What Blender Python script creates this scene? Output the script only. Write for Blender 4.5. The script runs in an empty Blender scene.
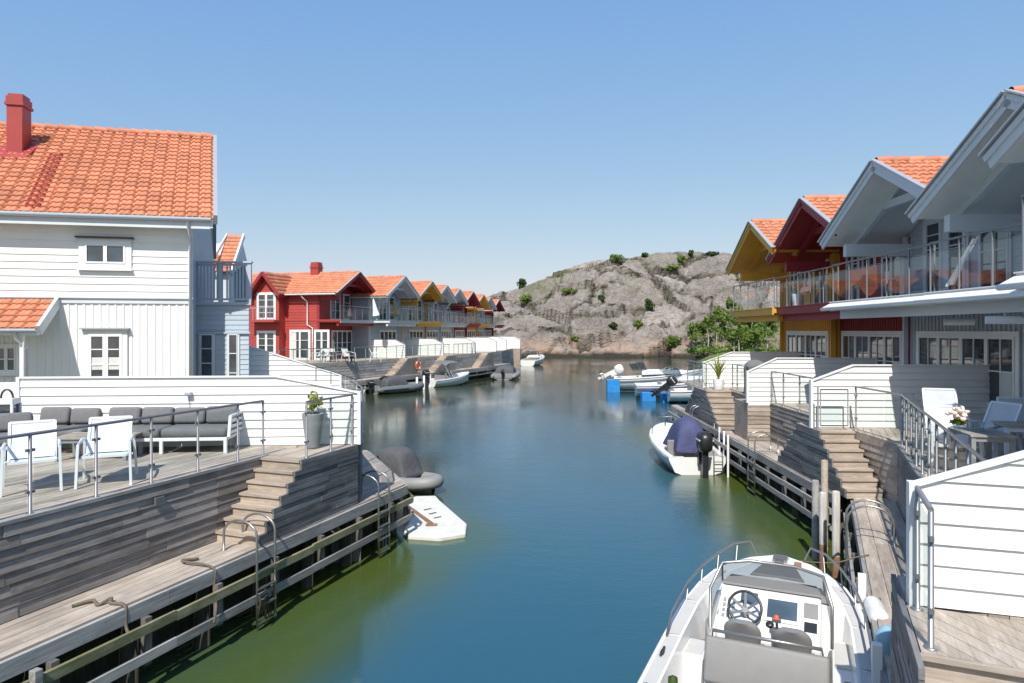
import bpy, math, random
from mathutils import Vector, Matrix, noise
RN = random.Random(11)
SC = bpy.context.scene
COL = SC.collection
rad = math.radians

# ---------------------------------------------------------------- camera model (used to measure the photograph)
HY, FPX, CX, EYE = 330.0, 683.0, 512.0, 4.7
WATER, DOCK, TERR = 0.0, 1.2, 2.4          # metres above the water

def gz(px, py, z):
    """point at height z seen at a pixel"""
    Y = FPX * (EYE - z) / (py - HY)
    return Vector(((px - CX) / FPX * Y, Y, z))

def at(px, py, Y):
    return Vector(((px - CX) / FPX * Y, Y, EYE - (py - HY) / FPX * Y))

def hit(px, py, P, rz):
    """pixel ray against the vertical plane through P whose local x axis is turned by rz: (s, world z)"""
    k = (px - CX) / FPX
    dx, dy = math.cos(rz), math.sin(rz)
    s = (k * P[1] - P[0]) / (dx - k * dy)
    Y = P[1] + s * dy
    return s, EYE - (py - HY) / FPX * Y

class Frame:
    def __init__(s, x, y, deg):
        s.x, s.y, s.rz = x, y, rad(deg)
        s.c, s.s = math.cos(s.rz), math.sin(s.rz)
    def w(s, x, y, z=0.0):
        return Vector((s.x + s.c * x - s.s * y, s.y + s.s * x + s.c * y, z))
    def loc(s, P):
        dx, dy = P[0] - s.x, P[1] - s.y
        return (s.c * dx + s.s * dy, -s.s * dx + s.c * dy)

# ---------------------------------------------------------------- mesh builder
class MB:
    def __init__(s):
        s.v, s.f, s.t, s.m, s.sm = [], [], [], [], []
    def add(s, vs, fs, tint=.5, mat=0, smooth=False):
        b = len(s.v)
        s.v.extend([tuple(v) for v in vs])
        for f in fs:
            s.f.append([b + i for i in f])
            s.t.append(tint() if callable(tint) else tint)
            s.m.append(mat)
            s.sm.append(smooth)
    BOXF = [(0, 3, 2, 1), (4, 5, 6, 7), (0, 1, 5, 4), (1, 2, 6, 5), (2, 3, 7, 6), (3, 0, 4, 7)]
    def bx(s, x0, x1, y0, y1, z0, z1, tint=.5, mat=0):
        s.add([(x0, y0, z0), (x1, y0, z0), (x1, y1, z0), (x0, y1, z0),
               (x0, y0, z1), (x1, y0, z1), (x1, y1, z1), (x0, y1, z1)], s.BOXF, tint, mat)
        return s
    def mbox(s, M, s0, s1, z0, z1, n0, n1, tint=.5, mat=0):
        s.add([M(s0, z0, n0), M(s1, z0, n0), M(s1, z0, n1), M(s0, z0, n1),
               M(s0, z1, n0), M(s1, z1, n0), M(s1, z1, n1), M(s0, z1, n1)], s.BOXF, tint, mat)
        return s
    def beam(s, p0, p1, w, h, up=(0, 0, 1), tint=.5, mat=0):
        p0, p1 = Vector(p0), Vector(p1)
        d = (p1 - p0).normalized()
        sd = d.cross(Vector(up)).normalized()
        u = sd.cross(d).normalized()
        a, b = sd * w / 2, u * h / 2
        s.add([p0 - a - b, p0 + a - b, p1 + a - b, p1 - a - b,
               p0 - a + b, p0 + a + b, p1 + a + b, p1 - a + b], s.BOXF, tint, mat)
        return s
    def tube(s, pts, r, n=8, tint=.5, mat=0, cap=True, closed=False):
        pts = [Vector(p) for p in pts]
        N = len(pts)
        rs = r if isinstance(r, (list, tuple)) else [r] * N
        base = len(s.v)
        prev = None
        for i, p in enumerate(pts):
            if closed:
                d = pts[(i + 1) % N] - pts[i - 1]
            else:
                d = (pts[min(i + 1, N - 1)] - pts[max(i - 1, 0)])
            d.normalize()
            if prev is None:
                a = d.cross(Vector((0, 0, 1)))
                if a.length < .05:
                    a = d.cross(Vector((0, 1, 0)))
            else:
                a = prev - d * prev.dot(d)
            a.normalize()
            prev = a
            b = d.cross(a)
            for k in range(n):
                t = 2 * math.pi * k / n
                s.v.append(tuple(p + (a * math.cos(t) + b * math.sin(t)) * rs[i]))
        for i in range(N if closed else N - 1):
            j = (i + 1) % N
            for k in range(n):
                l = (k + 1) % n
                s.f.append([base + i * n + k, base + i * n + l, base + j * n + l, base + j * n + k])
                s.t.append(tint); s.m.append(mat); s.sm.append(True)
        if cap and not closed:
            for o in (0, N - 1):
                s.f.append([base + o * n + k for k in range(n)])
                s.t.append(tint); s.m.append(mat); s.sm.append(False)
        return s
    def lathe(s, prof, c=(0, 0, 0), n=16, tint=.5, mat=0):
        c = Vector(c)
        base = len(s.v)
        for r, z in prof:
            for k in range(n):
                t = 2 * math.pi * k / n
                s.v.append((c.x + r * math.cos(t), c.y + r * math.sin(t), c.z + z))
        for i in range(len(prof) - 1):
            for k in range(n):
                l = (k + 1) % n
                s.f.append([base + i * n + k, base + i * n + l, base + (i + 1) * n + l, base + (i + 1) * n + k])
                s.t.append(tint); s.m.append(mat); s.sm.append(True)
        return s
    def prism(s, poly, z0, z1, tint=.5, mat=0):
        n = len(poly)
        vs = [(p[0], p[1], z0) for p in poly] + [(p[0], p[1], z1) for p in poly]
        fs = [tuple(range(n)), tuple(range(n, 2 * n))] + [(i, (i + 1) % n, n + (i + 1) % n, n + i) for i in range(n)]
        s.add(vs, fs, tint, mat)
        return s
    def mprism(s, M, poly, n0, n1, tint=.5, mat=0):
        n = len(poly)
        vs = [M(p[0], p[1], n0) for p in poly] + [M(p[0], p[1], n1) for p in poly]
        fs = [tuple(range(n)), tuple(range(n, 2 * n))] + [(i, (i + 1) % n, n + (i + 1) % n, n + i) for i in range(n)]
        s.add(vs, fs, tint, mat)
        return s
    def grid(s, rows, tint=.5, mat=0, smooth=True, closed=False):
        b = len(s.v)
        n = len(rows[0])
        for r in rows:
            s.v.extend([tuple(p) for p in r])
        for i in range(len(rows) - 1):
            for k in range(n if closed else n - 1):
                l = (k + 1) % n
                s.f.append([b + i * n + k, b + i * n + l, b + (i + 1) * n + l, b + (i + 1) * n + k])
                s.t.append(tint); s.m.append(mat); s.sm.append(smooth)
        return s
    def build(s, name, mats, parent=None, bevel=0, seg=2, sub=0):
        me = bpy.data.meshes.new(name)
        me.from_pydata(s.v, [], s.f)
        if not isinstance(mats, (list, tuple)):
            mats = [mats]
        for m in mats:
            me.materials.append(m)
        a = me.attributes.new('tint', 'FLOAT', 'FACE')
        a.data.foreach_set('value', s.t)
        me.polygons.foreach_set('material_index', s.m)
        me.polygons.foreach_set('use_smooth', s.sm)
        me.update()
        o = bpy.data.objects.new(name, me)
        COL.objects.link(o)
        if parent:
            o.parent = parent
        if bevel:
            b = o.modifiers.new('b', 'BEVEL'); b.width = bevel; b.segments = seg; b.limit_method = 'ANGLE'; b.angle_limit = rad(40)
        if sub:
            b = o.modifiers.new('s', 'SUBSURF'); b.levels = sub; b.render_levels = sub
        return o

def rt(a=.0, b=1.):
    return RN.uniform(a, b)

def clip(poly, ax, val, greater):
    out = []
    n = len(poly)
    for i in range(n):
        p, q = poly[i], poly[(i + 1) % n]
        ip = (p[ax] >= val) if greater else (p[ax] <= val)
        iq = (q[ax] >= val) if greater else (q[ax] <= val)
        if ip:
            out.append(p)
        if ip != iq:
            t = (val - p[ax]) / (q[ax] - p[ax])
            r = [p[0] + (q[0] - p[0]) * t, p[1] + (q[1] - p[1]) * t]
            r[ax] = val
            out.append(tuple(r))
    res = []
    for p in out:
        if not res or (abs(p[0] - res[-1][0]) + abs(p[1] - res[-1][1]) > 1e-5):
            res.append(p)
    if len(res) > 1 and abs(res[0][0] - res[-1][0]) + abs(res[0][1] - res[-1][1]) < 1e-5:
        res.pop()
    return res

def bands(poly, ax, w, gap=0, seg=0, jit=0):
    """cut a polygon into boards: bands of width w across axis ax, optionally broken into lengths"""
    lo = min(p[ax] for p in poly); hi = max(p[ax] for p in poly)
    n = max(1, round((hi - lo) / w)); w = (hi - lo) / n
    ot = 1 - ax
    for i in range(n):
        a, b = lo + i * w, lo + (i + 1) * w - gap
        c = clip(clip(poly, ax, a, True), ax, b, False)
        if len(c) < 3:
            continue
        if not seg:
            yield a, b, c
            continue
        l0 = min(p[ot] for p in c); l1 = max(p[ot] for p in c)
        x = l0
        first = True
        while x < l1 - 1e-4:
            L = seg * RN.uniform(.6, 1.3)
            if first:
                L *= RN.uniform(.2, 1); first = False
            e = min(l1, x + L)
            if l1 - e < .25:
                e = l1
            d = clip(clip(c, ot, x, True), ot, e - (.004 if e < l1 else 0), False)
            if len(d) >= 3:
                yield a, b, d
            x = e

def clap(mb, M, poly, bh=.15, top=.012, bot=.034, back=-.02, seg=0, tv=.5, jit=0, mat=0, gap=0):
    """lapped horizontal boarding over an outline in (s, z)"""
    for a, b, c in bands(poly, 1, bh, gap, seg):
        t = .5 + RN.uniform(-tv, tv)
        j = RN.uniform(-jit, jit)
        n = len(c)
        fr = [M(p[0], p[1], bot + j + (top - bot) * (p[1] - a) / (b - a)) for p in c]
        bk = [M(p[0], p[1], back) for p in c]
        mb.add(fr + bk, [tuple(range(n)), tuple(range(n, 2 * n))] + [(i, (i + 1) % n, n + (i + 1) % n, n + i) for i in range(n)], t, mat)

def batten(mb, M, poly, bw=.2, cover=.05, tv=.3):
    for a, b, c in bands(poly, 0, bw, 0):
        mb.mprism(M, c, -.02, .012, .5 + RN.uniform(-tv, tv))
        d = clip(poly, 0, a - cover / 2, True); d = clip(d, 0, a + cover / 2, False)
        if len(d) >= 3:
            mb.mprism(M, d, .012, .034, .5 + RN.uniform(-tv, tv))

def planks(mb, poly, ax, bw, z, th=.03, gap=.007, seg=3.5, ang=0):
    ca, sa = math.cos(ang), math.sin(ang)
    if ang: poly = [(ca * x + sa * y, -sa * x + ca * y) for x, y in poly]
    for a, b, c in bands(poly, ax, bw, gap, seg):
        if ang: c = [(ca * x - sa * y, sa * x + ca * y) for x, y in c]
        mb.prism(c, z - th - RN.uniform(0, .003), z - RN.uniform(0, .003), rt())

def tag(o, label, cat, group=None, kind=None):
    o['label'] = label
    o['category'] = cat
    if group: o['group'] = group
    if kind: o['kind'] = kind
    return o

def thing(name, label, cat, loc=(0, 0, 0), rz=0, group=None):
    o = bpy.data.objects.new(name, None)
    COL.objects.link(o)
    o.location = loc; o.rotation_euler = (0, 0, rz)
    o.empty_display_size = .2
    return tag(o, label, cat, group)

def copy_tree(o, parent=None):
    c = o.copy(); COL.objects.link(c)
    if parent: c.parent = parent
    for ch in list(o.children):
        copy_tree(ch, c)
    return c

# ---------------------------------------------------------------- materials
class NT:
    def __init__(s, name):
        s.m = bpy.data.materials.new(name); s.m.use_nodes = True
        s.t = s.m.node_tree; s.b = s.t.nodes['Principled BSDF']; s.out = s.t.nodes['Material Output']
    def n(s, typ, **k):
        x = s.t.nodes.new('ShaderNode' + typ)
        for a, v in k.items():
            setattr(x, a, v)
        return x
    def l(s, a, b):
        s.t.links.new(a, b)
    def math(s, op, a, b=None, clamp=False):
        x = s.n('Math', operation=op); x.use_clamp = clamp
        for i, v in enumerate((a, b)):
            if v is None: continue
            if isinstance(v, (int, float)): x.inputs[i].default_value = v
            else: s.l(v, x.inputs[i])
        return x.outputs[0]
    def rng(s, v, a, b, c, d):
        x = s.n('MapRange'); s.l(v, x.inputs[0])
        for i, q in enumerate((a, b, c, d)): x.inputs[i + 1].default_value = q
        return x.outputs[0]
    def noise(s, scale, stretch=(1, 1, 1), detail=4, rough=.55, rot=(0, 0, 0)):
        tc = s.n('TexCoord'); mp = s.n('Mapping'); s.l(tc.outputs['Object'], mp.inputs[0])
        mp.inputs['Scale'].default_value = stretch
        mp.inputs['Rotation'].default_value = rot
        x = s.n('TexNoise'); s.l(mp.outputs[0], x.inputs['Vector'])
        x.inputs['Scale'].default_value = scale; x.inputs['Detail'].default_value = detail; x.inputs['Roughness'].default_value = rough
        return x.outputs['Fac']
    def attr(s, name='tint'):
        x = s.n('Attribute'); x.attribute_name = name
        return x.outputs['Fac']
    def mix(s, f, a, b, blend='MIX'):
        x = s.n('Mix', data_type='RGBA', blend_type=blend)
        if isinstance(f, (int, float)): x.inputs[0].default_value = f
        else: s.l(f, x.inputs[0])
        for i, v in ((6, a), (7, b)):
            if isinstance(v, tuple): x.inputs[i].default_value = (*v, 1) if len(v) == 3 else v
            else: s.l(v, x.inputs[i])
        return x.outputs[2]
    def scale(s, c, f):
        x = s.n('VectorMath', operation='SCALE')
        if isinstance(c, tuple): x.inputs[0].default_value = c
        else: s.l(c, x.inputs[0])
        s.l(f, x.inputs['Scale'])
        return x.outputs[0]
    def bump(s, h, strength=.3, dist=.02):
        x = s.n('Bump'); x.inputs['Strength'].default_value = strength; x.inputs['Distance'].default_value = dist
        s.l(h, x.inputs['Height']); s.l(x.outputs[0], s.b.inputs['Normal'])
    def set(s, **k):
        for a, v in k.items():
            s.b.inputs[a.replace('_', ' ')].default_value = v

def surf(name, col, rough=.55, var=.06, tint=.06, scale=3., stretch=(1, 1, 1), bump=0, bscale=60, bdist=.01, metal=0, spec=.5, dirt=0, dirtcol=(.3, .28, .24)):
    N = NT(name)
    nz = N.noise(scale, stretch)
    f = N.rng(nz, .3, .7, 1 - var, 1 + var)
    t = N.rng(N.attr(), 0, 1, 1 - tint, 1 + tint)
    c = N.scale(col, N.math('MULTIPLY', f, t))
    if dirt:
        d = N.noise(1.3, (1, 1, .6), 8, .7)
        c = N.mix(N.rng(d, .52, .75, 0, dirt), c, dirtcol)
    N.l(c, N.b.inputs['Base Color'])
    N.set(Roughness=rough, Metallic=metal, Specular_IOR_Level=spec)
    if bump:
        N.bump(N.noise(bscale, stretch), bump, bdist)
    return N.m

def timber(name, c1, c2, along='y', tint=.3, rough=.75, stain=.0, staincol=(.1, .12, .03)):
    N = NT(name)
    st = {'x': (.6, 16, 16), 'y': (16, .6, 16), 'z': (16, 16, .6)}[along]
    g = N.noise(2.2, st, 8, .68)
    bl = N.noise(1.1, {'x': (.5, 1.5, 1.5), 'y': (1.5, .5, 1.5), 'z': (1.5, 1.5, .5)}[along], 6, .65)
    c = N.mix(N.rng(g, .32, .68, 0, 1), c1, c2)
    f = N.math('MULTIPLY', N.rng(N.attr(), 0, 1, 1 - tint, 1 + tint), N.rng(bl, .3, .7, .72, 1.25))
    c = N.scale(c, f)
    if stain:
        c = N.mix(N.rng(N.noise(1.7, (1, 1, 1), 6, .7), .4, .65, 0, stain), c, staincol)
    N.l(c, N.b.inputs['Base Color'])
    N.set(Roughness=rough, Specular_IOR_Level=.3)
    kn = N.noise(9, {'x': (.25, 1, 1), 'y': (1, .25, 1), 'z': (1, 1, .25)}[along], 6, .75)
    c = N.mix(N.rng(kn, .52, .72, 0, .45), c, tuple(min(1, q * 1.45) for q in c2))
    c = N.mix(N.rng(kn, .30, .44, .5, 0), c, tuple(q * .45 for q in c1))
    N.l(c, N.b.inputs['Base Color'])
    N.bump(g, .35, .006)
    return N.m

M = {}
M['white'] = surf('white_paint', (.79, .79, .77), .5, .03, .035, 1.2, (1, 1, .5), dirt=.16, dirtcol=(.55, .53, .48))
M['whitetrim'] = surf('white_trim', (.80, .80, .79), .4, .02, .02)
M['bluegrey'] = surf('blue_grey_paint', (.40, .47, .54), .55, .04, .04, 1.5)
M['grey'] = surf('grey_paint', (.42, .46, .50), .55, .05, .05, 1.5, dirt=.12, dirtcol=(.2, .22, .24))
M['lightgrey'] = surf('light_grey_paint', (.62, .65, .67), .5, .04, .04, 1.5)
M['palegrey'] = surf('pale_grey_soffit', (.74, .74, .72), .6, .04, .06, 2.)
M['red'] = surf('falu_red_paint', (.40, .055, .045), .6, .08, .07, 1.6, dirt=.15, dirtcol=(.28, .04, .035))
M['darkred'] = surf('dark_red_paint', (.30, .028, .034), .55, .06, .06, 1.6)
M['yellow'] = surf('ochre_paint', (.70, .38, .055), .55, .06, .06, 1.6)
M['metalgrey'] = surf('grey_sheet_metal', (.45, .47, .49), .4, .04, .04, metal=.3)
M['chimred'] = surf('red_sheet_metal', (.36, .05, .045), .45, .05, .05, 2)
M['steel'] = surf('stainless_steel', (.34, .335, .32), .34, .06, .05, 8, metal=.75)
M['darkmetal'] = surf('dark_metal', (.06, .06, .065), .4, .1, .05, metal=.4)
M['deck'] = timber('weathered_decking', (.31, .26, .215), (.47, .41, .35), 'y', .16)
M['deckx'] = timber('weathered_decking_across', (.31, .26, .215), (.47, .41, .35), 'x', .16)
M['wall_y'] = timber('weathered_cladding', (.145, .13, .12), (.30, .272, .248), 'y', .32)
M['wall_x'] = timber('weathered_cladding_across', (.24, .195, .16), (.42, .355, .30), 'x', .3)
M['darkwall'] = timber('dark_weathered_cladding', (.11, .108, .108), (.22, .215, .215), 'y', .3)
M['stairwood'] = timber('stair_timber', (.29, .235, .19), (.46, .39, .32), 'x', .2)
M['beam'] = timber('silvered_beam', (.20, .19, .18), (.38, .37, .35), 'y', .25)
M['mossbeam'] = timber('algae_beam', (.16, .15, .10), (.30, .28, .18), 'y', .25, stain=.75, staincol=(.13, .15, .035))
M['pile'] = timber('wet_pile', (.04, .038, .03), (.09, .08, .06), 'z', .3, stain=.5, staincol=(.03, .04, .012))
M['pilegrey'] = timber('grey_stud', (.09, .085, .08), (.18, .17, .155), 'z', .25)
M['rust'] = surf('rusty_steel', (.24, .13, .07), .8, .3, .1, 7, bump=.3)
M['rope'] = surf('old_rope', (.15, .125, .095), .9, .2, .1, 30, bump=.6, bscale=120)
M['rubber'] = surf('dark_rubber', (.035, .037, .04), .5, .1, .1)
M['ribgrey'] = surf('grey_hypalon', (.24, .245, .24), .55, .05, .05)
M['ribdark'] = surf('dark_grey_hypalon', (.13, .15, .15), .55, .05, .05)
M['cover'] = surf('grey_boat_cover', (.15, .155, .16), .85, .12, .05, 5, bump=.5, bscale=5, bdist=.05)
M['coverdark'] = surf('dark_boat_cover', (.085, .088, .095), .85, .12, .05, 5, bump=.6, bscale=7, bdist=.04)
M['navy'] = surf('navy_boat_cover', (.06, .068, .16), .8, .12, .05, 4, bump=.6, bscale=5, bdist=.06)
M['cushion'] = surf('grey_outdoor_fabric', (.16, .16, .165), .9, .08, .08, 9, bump=.25, bscale=160, bdist=.004)
M['boatgrey'] = surf('boat_upholstery', (.225, .22, .215), .6, .05, .04, 6)
M['boatfloor'] = surf('boat_nonskid', (.50, .49, .47), .7, .04, .04, 5, bump=.2, bscale=200, bdist=.003)
M['gel'] = surf('white_gelcoat', (.78, .78, .77), .18, .02, .02, 2, dirt=.07, dirtcol=(.6, .58, .5))
M['gelblue'] = surf('pale_blue_gelcoat', (.25, .42, .52), .25, .03, .03)
M['blackpl'] = surf('black_plastic', (.02, .021, .024), .35, .1, .05)
M['float'] = surf('blue_plastic_float', (.02, .24, .60), .45, .08, .06, 3, dirt=.25, dirtcol=(.2, .35, .45))
M['paleweathered'] = timber('pale_weathered_pile', (.36, .34, .31), (.58, .56, .52), 'z', .2)
M['oldwhite'] = surf('chalky_white_plastic', (.66, .65, .60), .6, .08, .05, 4, dirt=.45, dirtcol=(.34, .30, .2))
M['potgrey'] = surf('grey_planter', (.25, .26, .27), .6, .05, .02, 5)
M['chairwhite'] = surf('white_powder_coat', (.76, .77, .79), .45, .02, .02)
M['chairblue'] = surf('pale_blue_frame', (.66, .74, .82), .45, .03, .02)
M['mesh'] = surf('sling_fabric', (.62, .64, .67), .7, .03, .02, 10)
M['greymesh'] = surf('grey_sling_fabric', (.50, .53, .56), .7, .05, .02, 10)
M['rug'] = surf('blue_white_rug', (.46, .50, .55), .95, .45, .1, 7)
M['orange'] = surf('orange_plastic', (.75, .12, .03), .5, .1, .05)
M['amber'] = surf('tan_canvas', (.45, .27, .12), .7, .1, .05)
M['petal'] = surf('pale_petals', (.78, .62, .55), .7, .12, .2, 20)

def glass(name, tintcol=(.86, .93, .93), refl=.12):
    N = NT(name)
    tr = N.n('BsdfTransparent'); tr.inputs[0].default_value = (*tintcol, 1)
    gl = N.n('BsdfGlossy'); gl.inputs['Roughness'].default_value = .02
    lw = N.n('LayerWeight'); lw.inputs['Blend'].default_value = .35
    f = N.math('MULTIPLY', N.math('POWER', lw.outputs['Facing'], 2.0), .45)
    f = N.math('ADD', f, .05, True)
    mx = N.n('MixShader'); N.l(f, mx.inputs[0]); N.l(tr.outputs[0], mx.inputs[1]); N.l(gl.outputs[0], mx.inputs[2])
    N.l(mx.outputs[0], N.out.inputs['Surface'])
    return N.m
M['glass'] = glass('railing_glass')
M['glassdark'] = glass('tinted_windscreen', (.45, .5, .52))

def pane(name, col=(.02, .026, .03), curtain=0.):
    N = NT(name)
    c = N.mix(N.rng(N.noise(1.3, (1, 1, 1), 2), .4, .65, 0, 1), col, tuple(q * 2.4 for q in col))
    N.l(c, N.b.inputs['Base Color'])
    N.set(Roughness=.03, Specular_IOR_Level=.9, IOR=1.7)
    N.bump(N.noise(1.2, (1, 1, 1), 1), .05, .03)
    return N.m
M['pane'] = pane('window_glass')
M['paneblue'] = pane('window_glass_bluish', (.018, .028, .04))
M['curtain'] = surf('pale_curtain', (.62, .63, .60), .8, .1, .05, 8, (12, 12, .3))
M['screen'] = pane('display_glass', (.05, .07, .085))

def tile_mat():
    N = NT('orange_roof_tile')
    f = N.rng(N.noise(1.0, (1, 1, 1), 6, .7), .3, .7, .88, 1.12)
    t = N.rng(N.attr(), 0, 1, .84, 1.15)
    c = N.scale((.54, .215, .120), N.math('MULTIPLY', f, t))
    c = N.mix(N.rng(N.noise(5, (1, 1, 1), 6, .7), .52, .74, 0, .25), c, (.30, .12, .075))
    N.l(c, N.b.inputs['Base Color']); N.set(Roughness=.7, Specular_IOR_Level=.3)
    N.bump(N.noise(60), .2, .004)
    return N.m
M['tile'] = tile_mat()

def leaf_mat(name, c1, c2):
    N = NT(name)
    c = N.mix(N.attr(), c1, c2)
    N.l(c, N.b.inputs['Base Color']); N.set(Roughness=.55, Specular_IOR_Level=.3)
    tr = N.n('BsdfTranslucent'); N.l(c, tr.inputs[0])
    mx = N.n('MixShader'); mx.inputs[0].default_value = .3
    N.l(N.b.outputs[0], mx.inputs[1]); N.l(tr.outputs[0], mx.inputs[2]); N.l(mx.outputs[0], N.out.inputs['Surface'])
    return N.m
M['leaf'] = leaf_mat('birch_leaf', (.08, .13, .02), (.23, .33, .07))
M['leafdark'] = leaf_mat('juniper_leaf', (.025, .055, .014), (.085, .14, .035))
M['leafpot'] = leaf_mat('potted_leaf', (.10, .14, .02), (.38, .40, .08))
M['scrub'] = leaf_mat('heather_scrub', (.05, .055, .02), (.15, .14, .05))
M['bark'] = surf('birch_bark', (.42, .39, .35), .8, .35, .1, 6, (1, 1, 3))
M['branch'] = surf('brown_branch', (.10, .075, .05), .85, .2, .1, 6)

def rock_mat():
    N = NT('granite')
    a = N.noise(.16, (1, 1, 1.3), 10, .62)
    b = N.noise(1.1, (1, 1.0, 1.7), 10, .7)
    c = N.mix(N.rng(a, .35, .65, 0, 1), (.235, .205, .182), (.375, .333, .298))
    c = N.scale(c, N.rng(N.attr('slab'), 0, 1, .78, 1.18))
    c = N.mix(N.rng(b, .46, .70, 0, .7), c, (.12, .10, .088))
    c = N.mix(N.rng(N.noise(.5, (1.6, 1, .5), 7, .7, (0, .7, .3)), .50, .66, 0, .45), c, (.13, .115, .10))
    c = N.mix(N.math('MULTIPLY', N.attr('crack'), .9), c, N.mix(N.rng(N.noise(.5), .45, .6, 0, 1), (.04, .034, .028), (.055, .06, .02)))
    c = N.mix(N.rng(N.noise(.35, (1.4, 1, 1), 8, .7), .55, .68, 0, .6), c, (.36, .33, .31))
    # pinkish washed rock and dark weed line close to the water, grass in hollows (vertex masks)
    c = N.mix(N.math('MULTIPLY', N.attr('wash'), N.rng(N.noise(.4, (1, 1, 1), 5, .6), .42, .6, .15, .85)), c, (.42, .27, .19))
    c = N.mix(N.attr('weed'), c, (.035, .032, .022))
    g = N.math('MULTIPLY', N.attr('grass'), N.rng(N.noise(1.2, (1, 1, 1), 8, .7), .40, .58, 0, 1))
    c = N.mix(g, c, (.12, .14, .04))
    N.l(c, N.b.inputs['Base Color']); N.set(Roughness=.85, Specular_IOR_Level=.2)
    tc = N.n('TexCoord'); mp = N.n('Mapping'); N.l(tc.outputs['Object'], mp.inputs[0]); mp.inputs['Scale'].default_value = (.5, .5, .9); mp.inputs['Rotation'].default_value = (0, .5, .4)
    v = N.n('TexVoronoi', feature='DISTANCE_TO_EDGE'); v.inputs['Scale'].default_value = .9
    wv = N.n('VectorMath', operation='ADD'); nz = N.n('TexNoise'); nz.inputs['Scale'].default_value = .8; N.l(mp.outputs[0], nz.inputs['Vector'])
    N.l(mp.outputs[0], wv.inputs[0]); N.l(nz.outputs['Color'], wv.inputs[1]); N.l(wv.outputs[0], v.inputs['Vector'])
    h = N.math('ADD', N.math('MULTIPLY', N.rng(v.outputs[0], 0, .12, 0, 1), .5), b)
    N.bump(h, .8, .32)
    return N.m
M['rock'] = rock_mat()

def ground_mat():
    N = NT('gravel_ground')
    c = N.mix(N.rng(N.noise(.6, (1, 1, 1), 8, .7), .4, .6, 0, 1), (.20, .18, .15), (.12, .14, .05))
    N.l(c, N.b.inputs['Base Color']); N.set(Roughness=.9)
    N.bump(N.noise(20), .5, .02)
    return N.m
M['ground'] = ground_mat()
M['grass'] = surf('shore_grass', (.11, .16, .035), .9, .35, .1, 1.2, bump=.6, bscale=8, bdist=.1)

def water_mat():
    N = NT('harbour_water')
    c = N.mix(N.attr('shallow_reflection'), (.021, .086, .134), (.062, .084, .010))  # green by the docks: shallow bottom plus the docks' dark reflection, painted in
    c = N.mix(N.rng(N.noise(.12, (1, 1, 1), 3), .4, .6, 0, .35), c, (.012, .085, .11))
    c = N.mix(N.attr('shore_reflection'), c, (.034, .042, .020))  # dark reflection of quay, houses and hill, painted into the water colour
    N.l(c, N.b.inputs['Base Color'])
    N.set(Roughness=.03, IOR=1.38, Specular_IOR_Level=.5)
    a = N.noise(.9, (1.0, 2.2, 1), 3, .5, (0, 0, .25))
    b = N.noise(6.5, (1.0, 1.9, 1), 5, .65, (0, 0, -.2))
    h = N.math('ADD', N.math('MULTIPLY', a, .75), N.math('MULTIPLY', b, .46))
    patch = N.rng(N.noise(.09, (1, .55, 1), 3, .5), .40, .62, .14, 1.)
    N.bump(N.math('MULTIPLY', h, patch), .24, .09)
    return N.m
M['water'] = water_mat()
# ================================================================ camera, light
cam = bpy.data.cameras.new('camera'); cam.sensor_width = 36; cam.lens = FPX / 1024 * 36
cam.shift_y = -(341.5 - HY) / 1024; cam.clip_end = 6000; cam.clip_start = .05
co = bpy.data.objects.new('camera', cam); COL.objects.link(co); co.location = (0, 0, EYE); co.rotation_euler = (rad(90), 0, 0)
SC.camera = co
SUN_EL, SUN_TH = 50, 11
L = Vector((math.sin(rad(SUN_TH)) * math.cos(rad(SUN_EL)), math.cos(rad(SUN_TH)) * math.cos(rad(SUN_EL)), -math.sin(rad(SUN_EL))))
su = bpy.data.lights.new('sun', 'SUN'); su.energy = 3.65; su.angle = rad(.5); su.color = (1, .95, .87)
so = bpy.data.objects.new('sun', su); COL.objects.link(so); so.rotation_euler = L.to_track_quat('-Z', 'Y').to_euler(); so.location = (-10, -40, 60)
w = bpy.data.worlds.new('World'); SC.world = w; w.use_nodes = True
nt = w.node_tree; bg = nt.nodes['Background']
sky = nt.nodes.new('ShaderNodeTexSky'); sky.sky_type = 'NISHITA'; sky.sun_disc = False
sky.sun_elevation = rad(SUN_EL); sky.sun_rotation = rad(180 + SUN_TH); sky.air_density = 1.15; sky.dust_density = .6; sky.ozone_density = 2.2; sky.altitude = 0
sp_ = nt.nodes.new('ShaderNodeSeparateColor'); cb_ = nt.nodes.new('ShaderNodeCombineColor'); nt.links.new(sky.outputs[0], sp_.inputs[0])
for i_, (g_, k_) in enumerate(((.77, .743), (.52, 1.165), (.16, 2.60))):      # flatter, hazier summer sky than the raw model
    pw_ = nt.nodes.new('ShaderNodeMath'); pw_.operation = 'POWER'; pw_.inputs[1].default_value = g_; nt.links.new(sp_.outputs[i_], pw_.inputs[0])
    ml_ = nt.nodes.new('ShaderNodeMath'); ml_.operation = 'MULTIPLY'; ml_.inputs[1].default_value = k_; nt.links.new(pw_.outputs[0], ml_.inputs[0])
    nt.links.new(ml_.outputs[0], cb_.inputs[i_])
nt.links.new(cb_.outputs[0], bg.inputs[0]); bg.inputs[1].default_value = .15
SC.view_settings.view_transform = 'Standard'; SC.view_settings.look = 'None'; SC.view_settings.exposure = .62; SC.view_settings.gamma = 1
SC.cycles.use_denoising = True
SC.cycles.max_bounces = 8; SC.cycles.transparent_max_bounces = 16
SC.cycles.sample_clamp_indirect = 8
SC.cycles.caustics_reflective = False; SC.cycles.caustics_refractive = False

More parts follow.
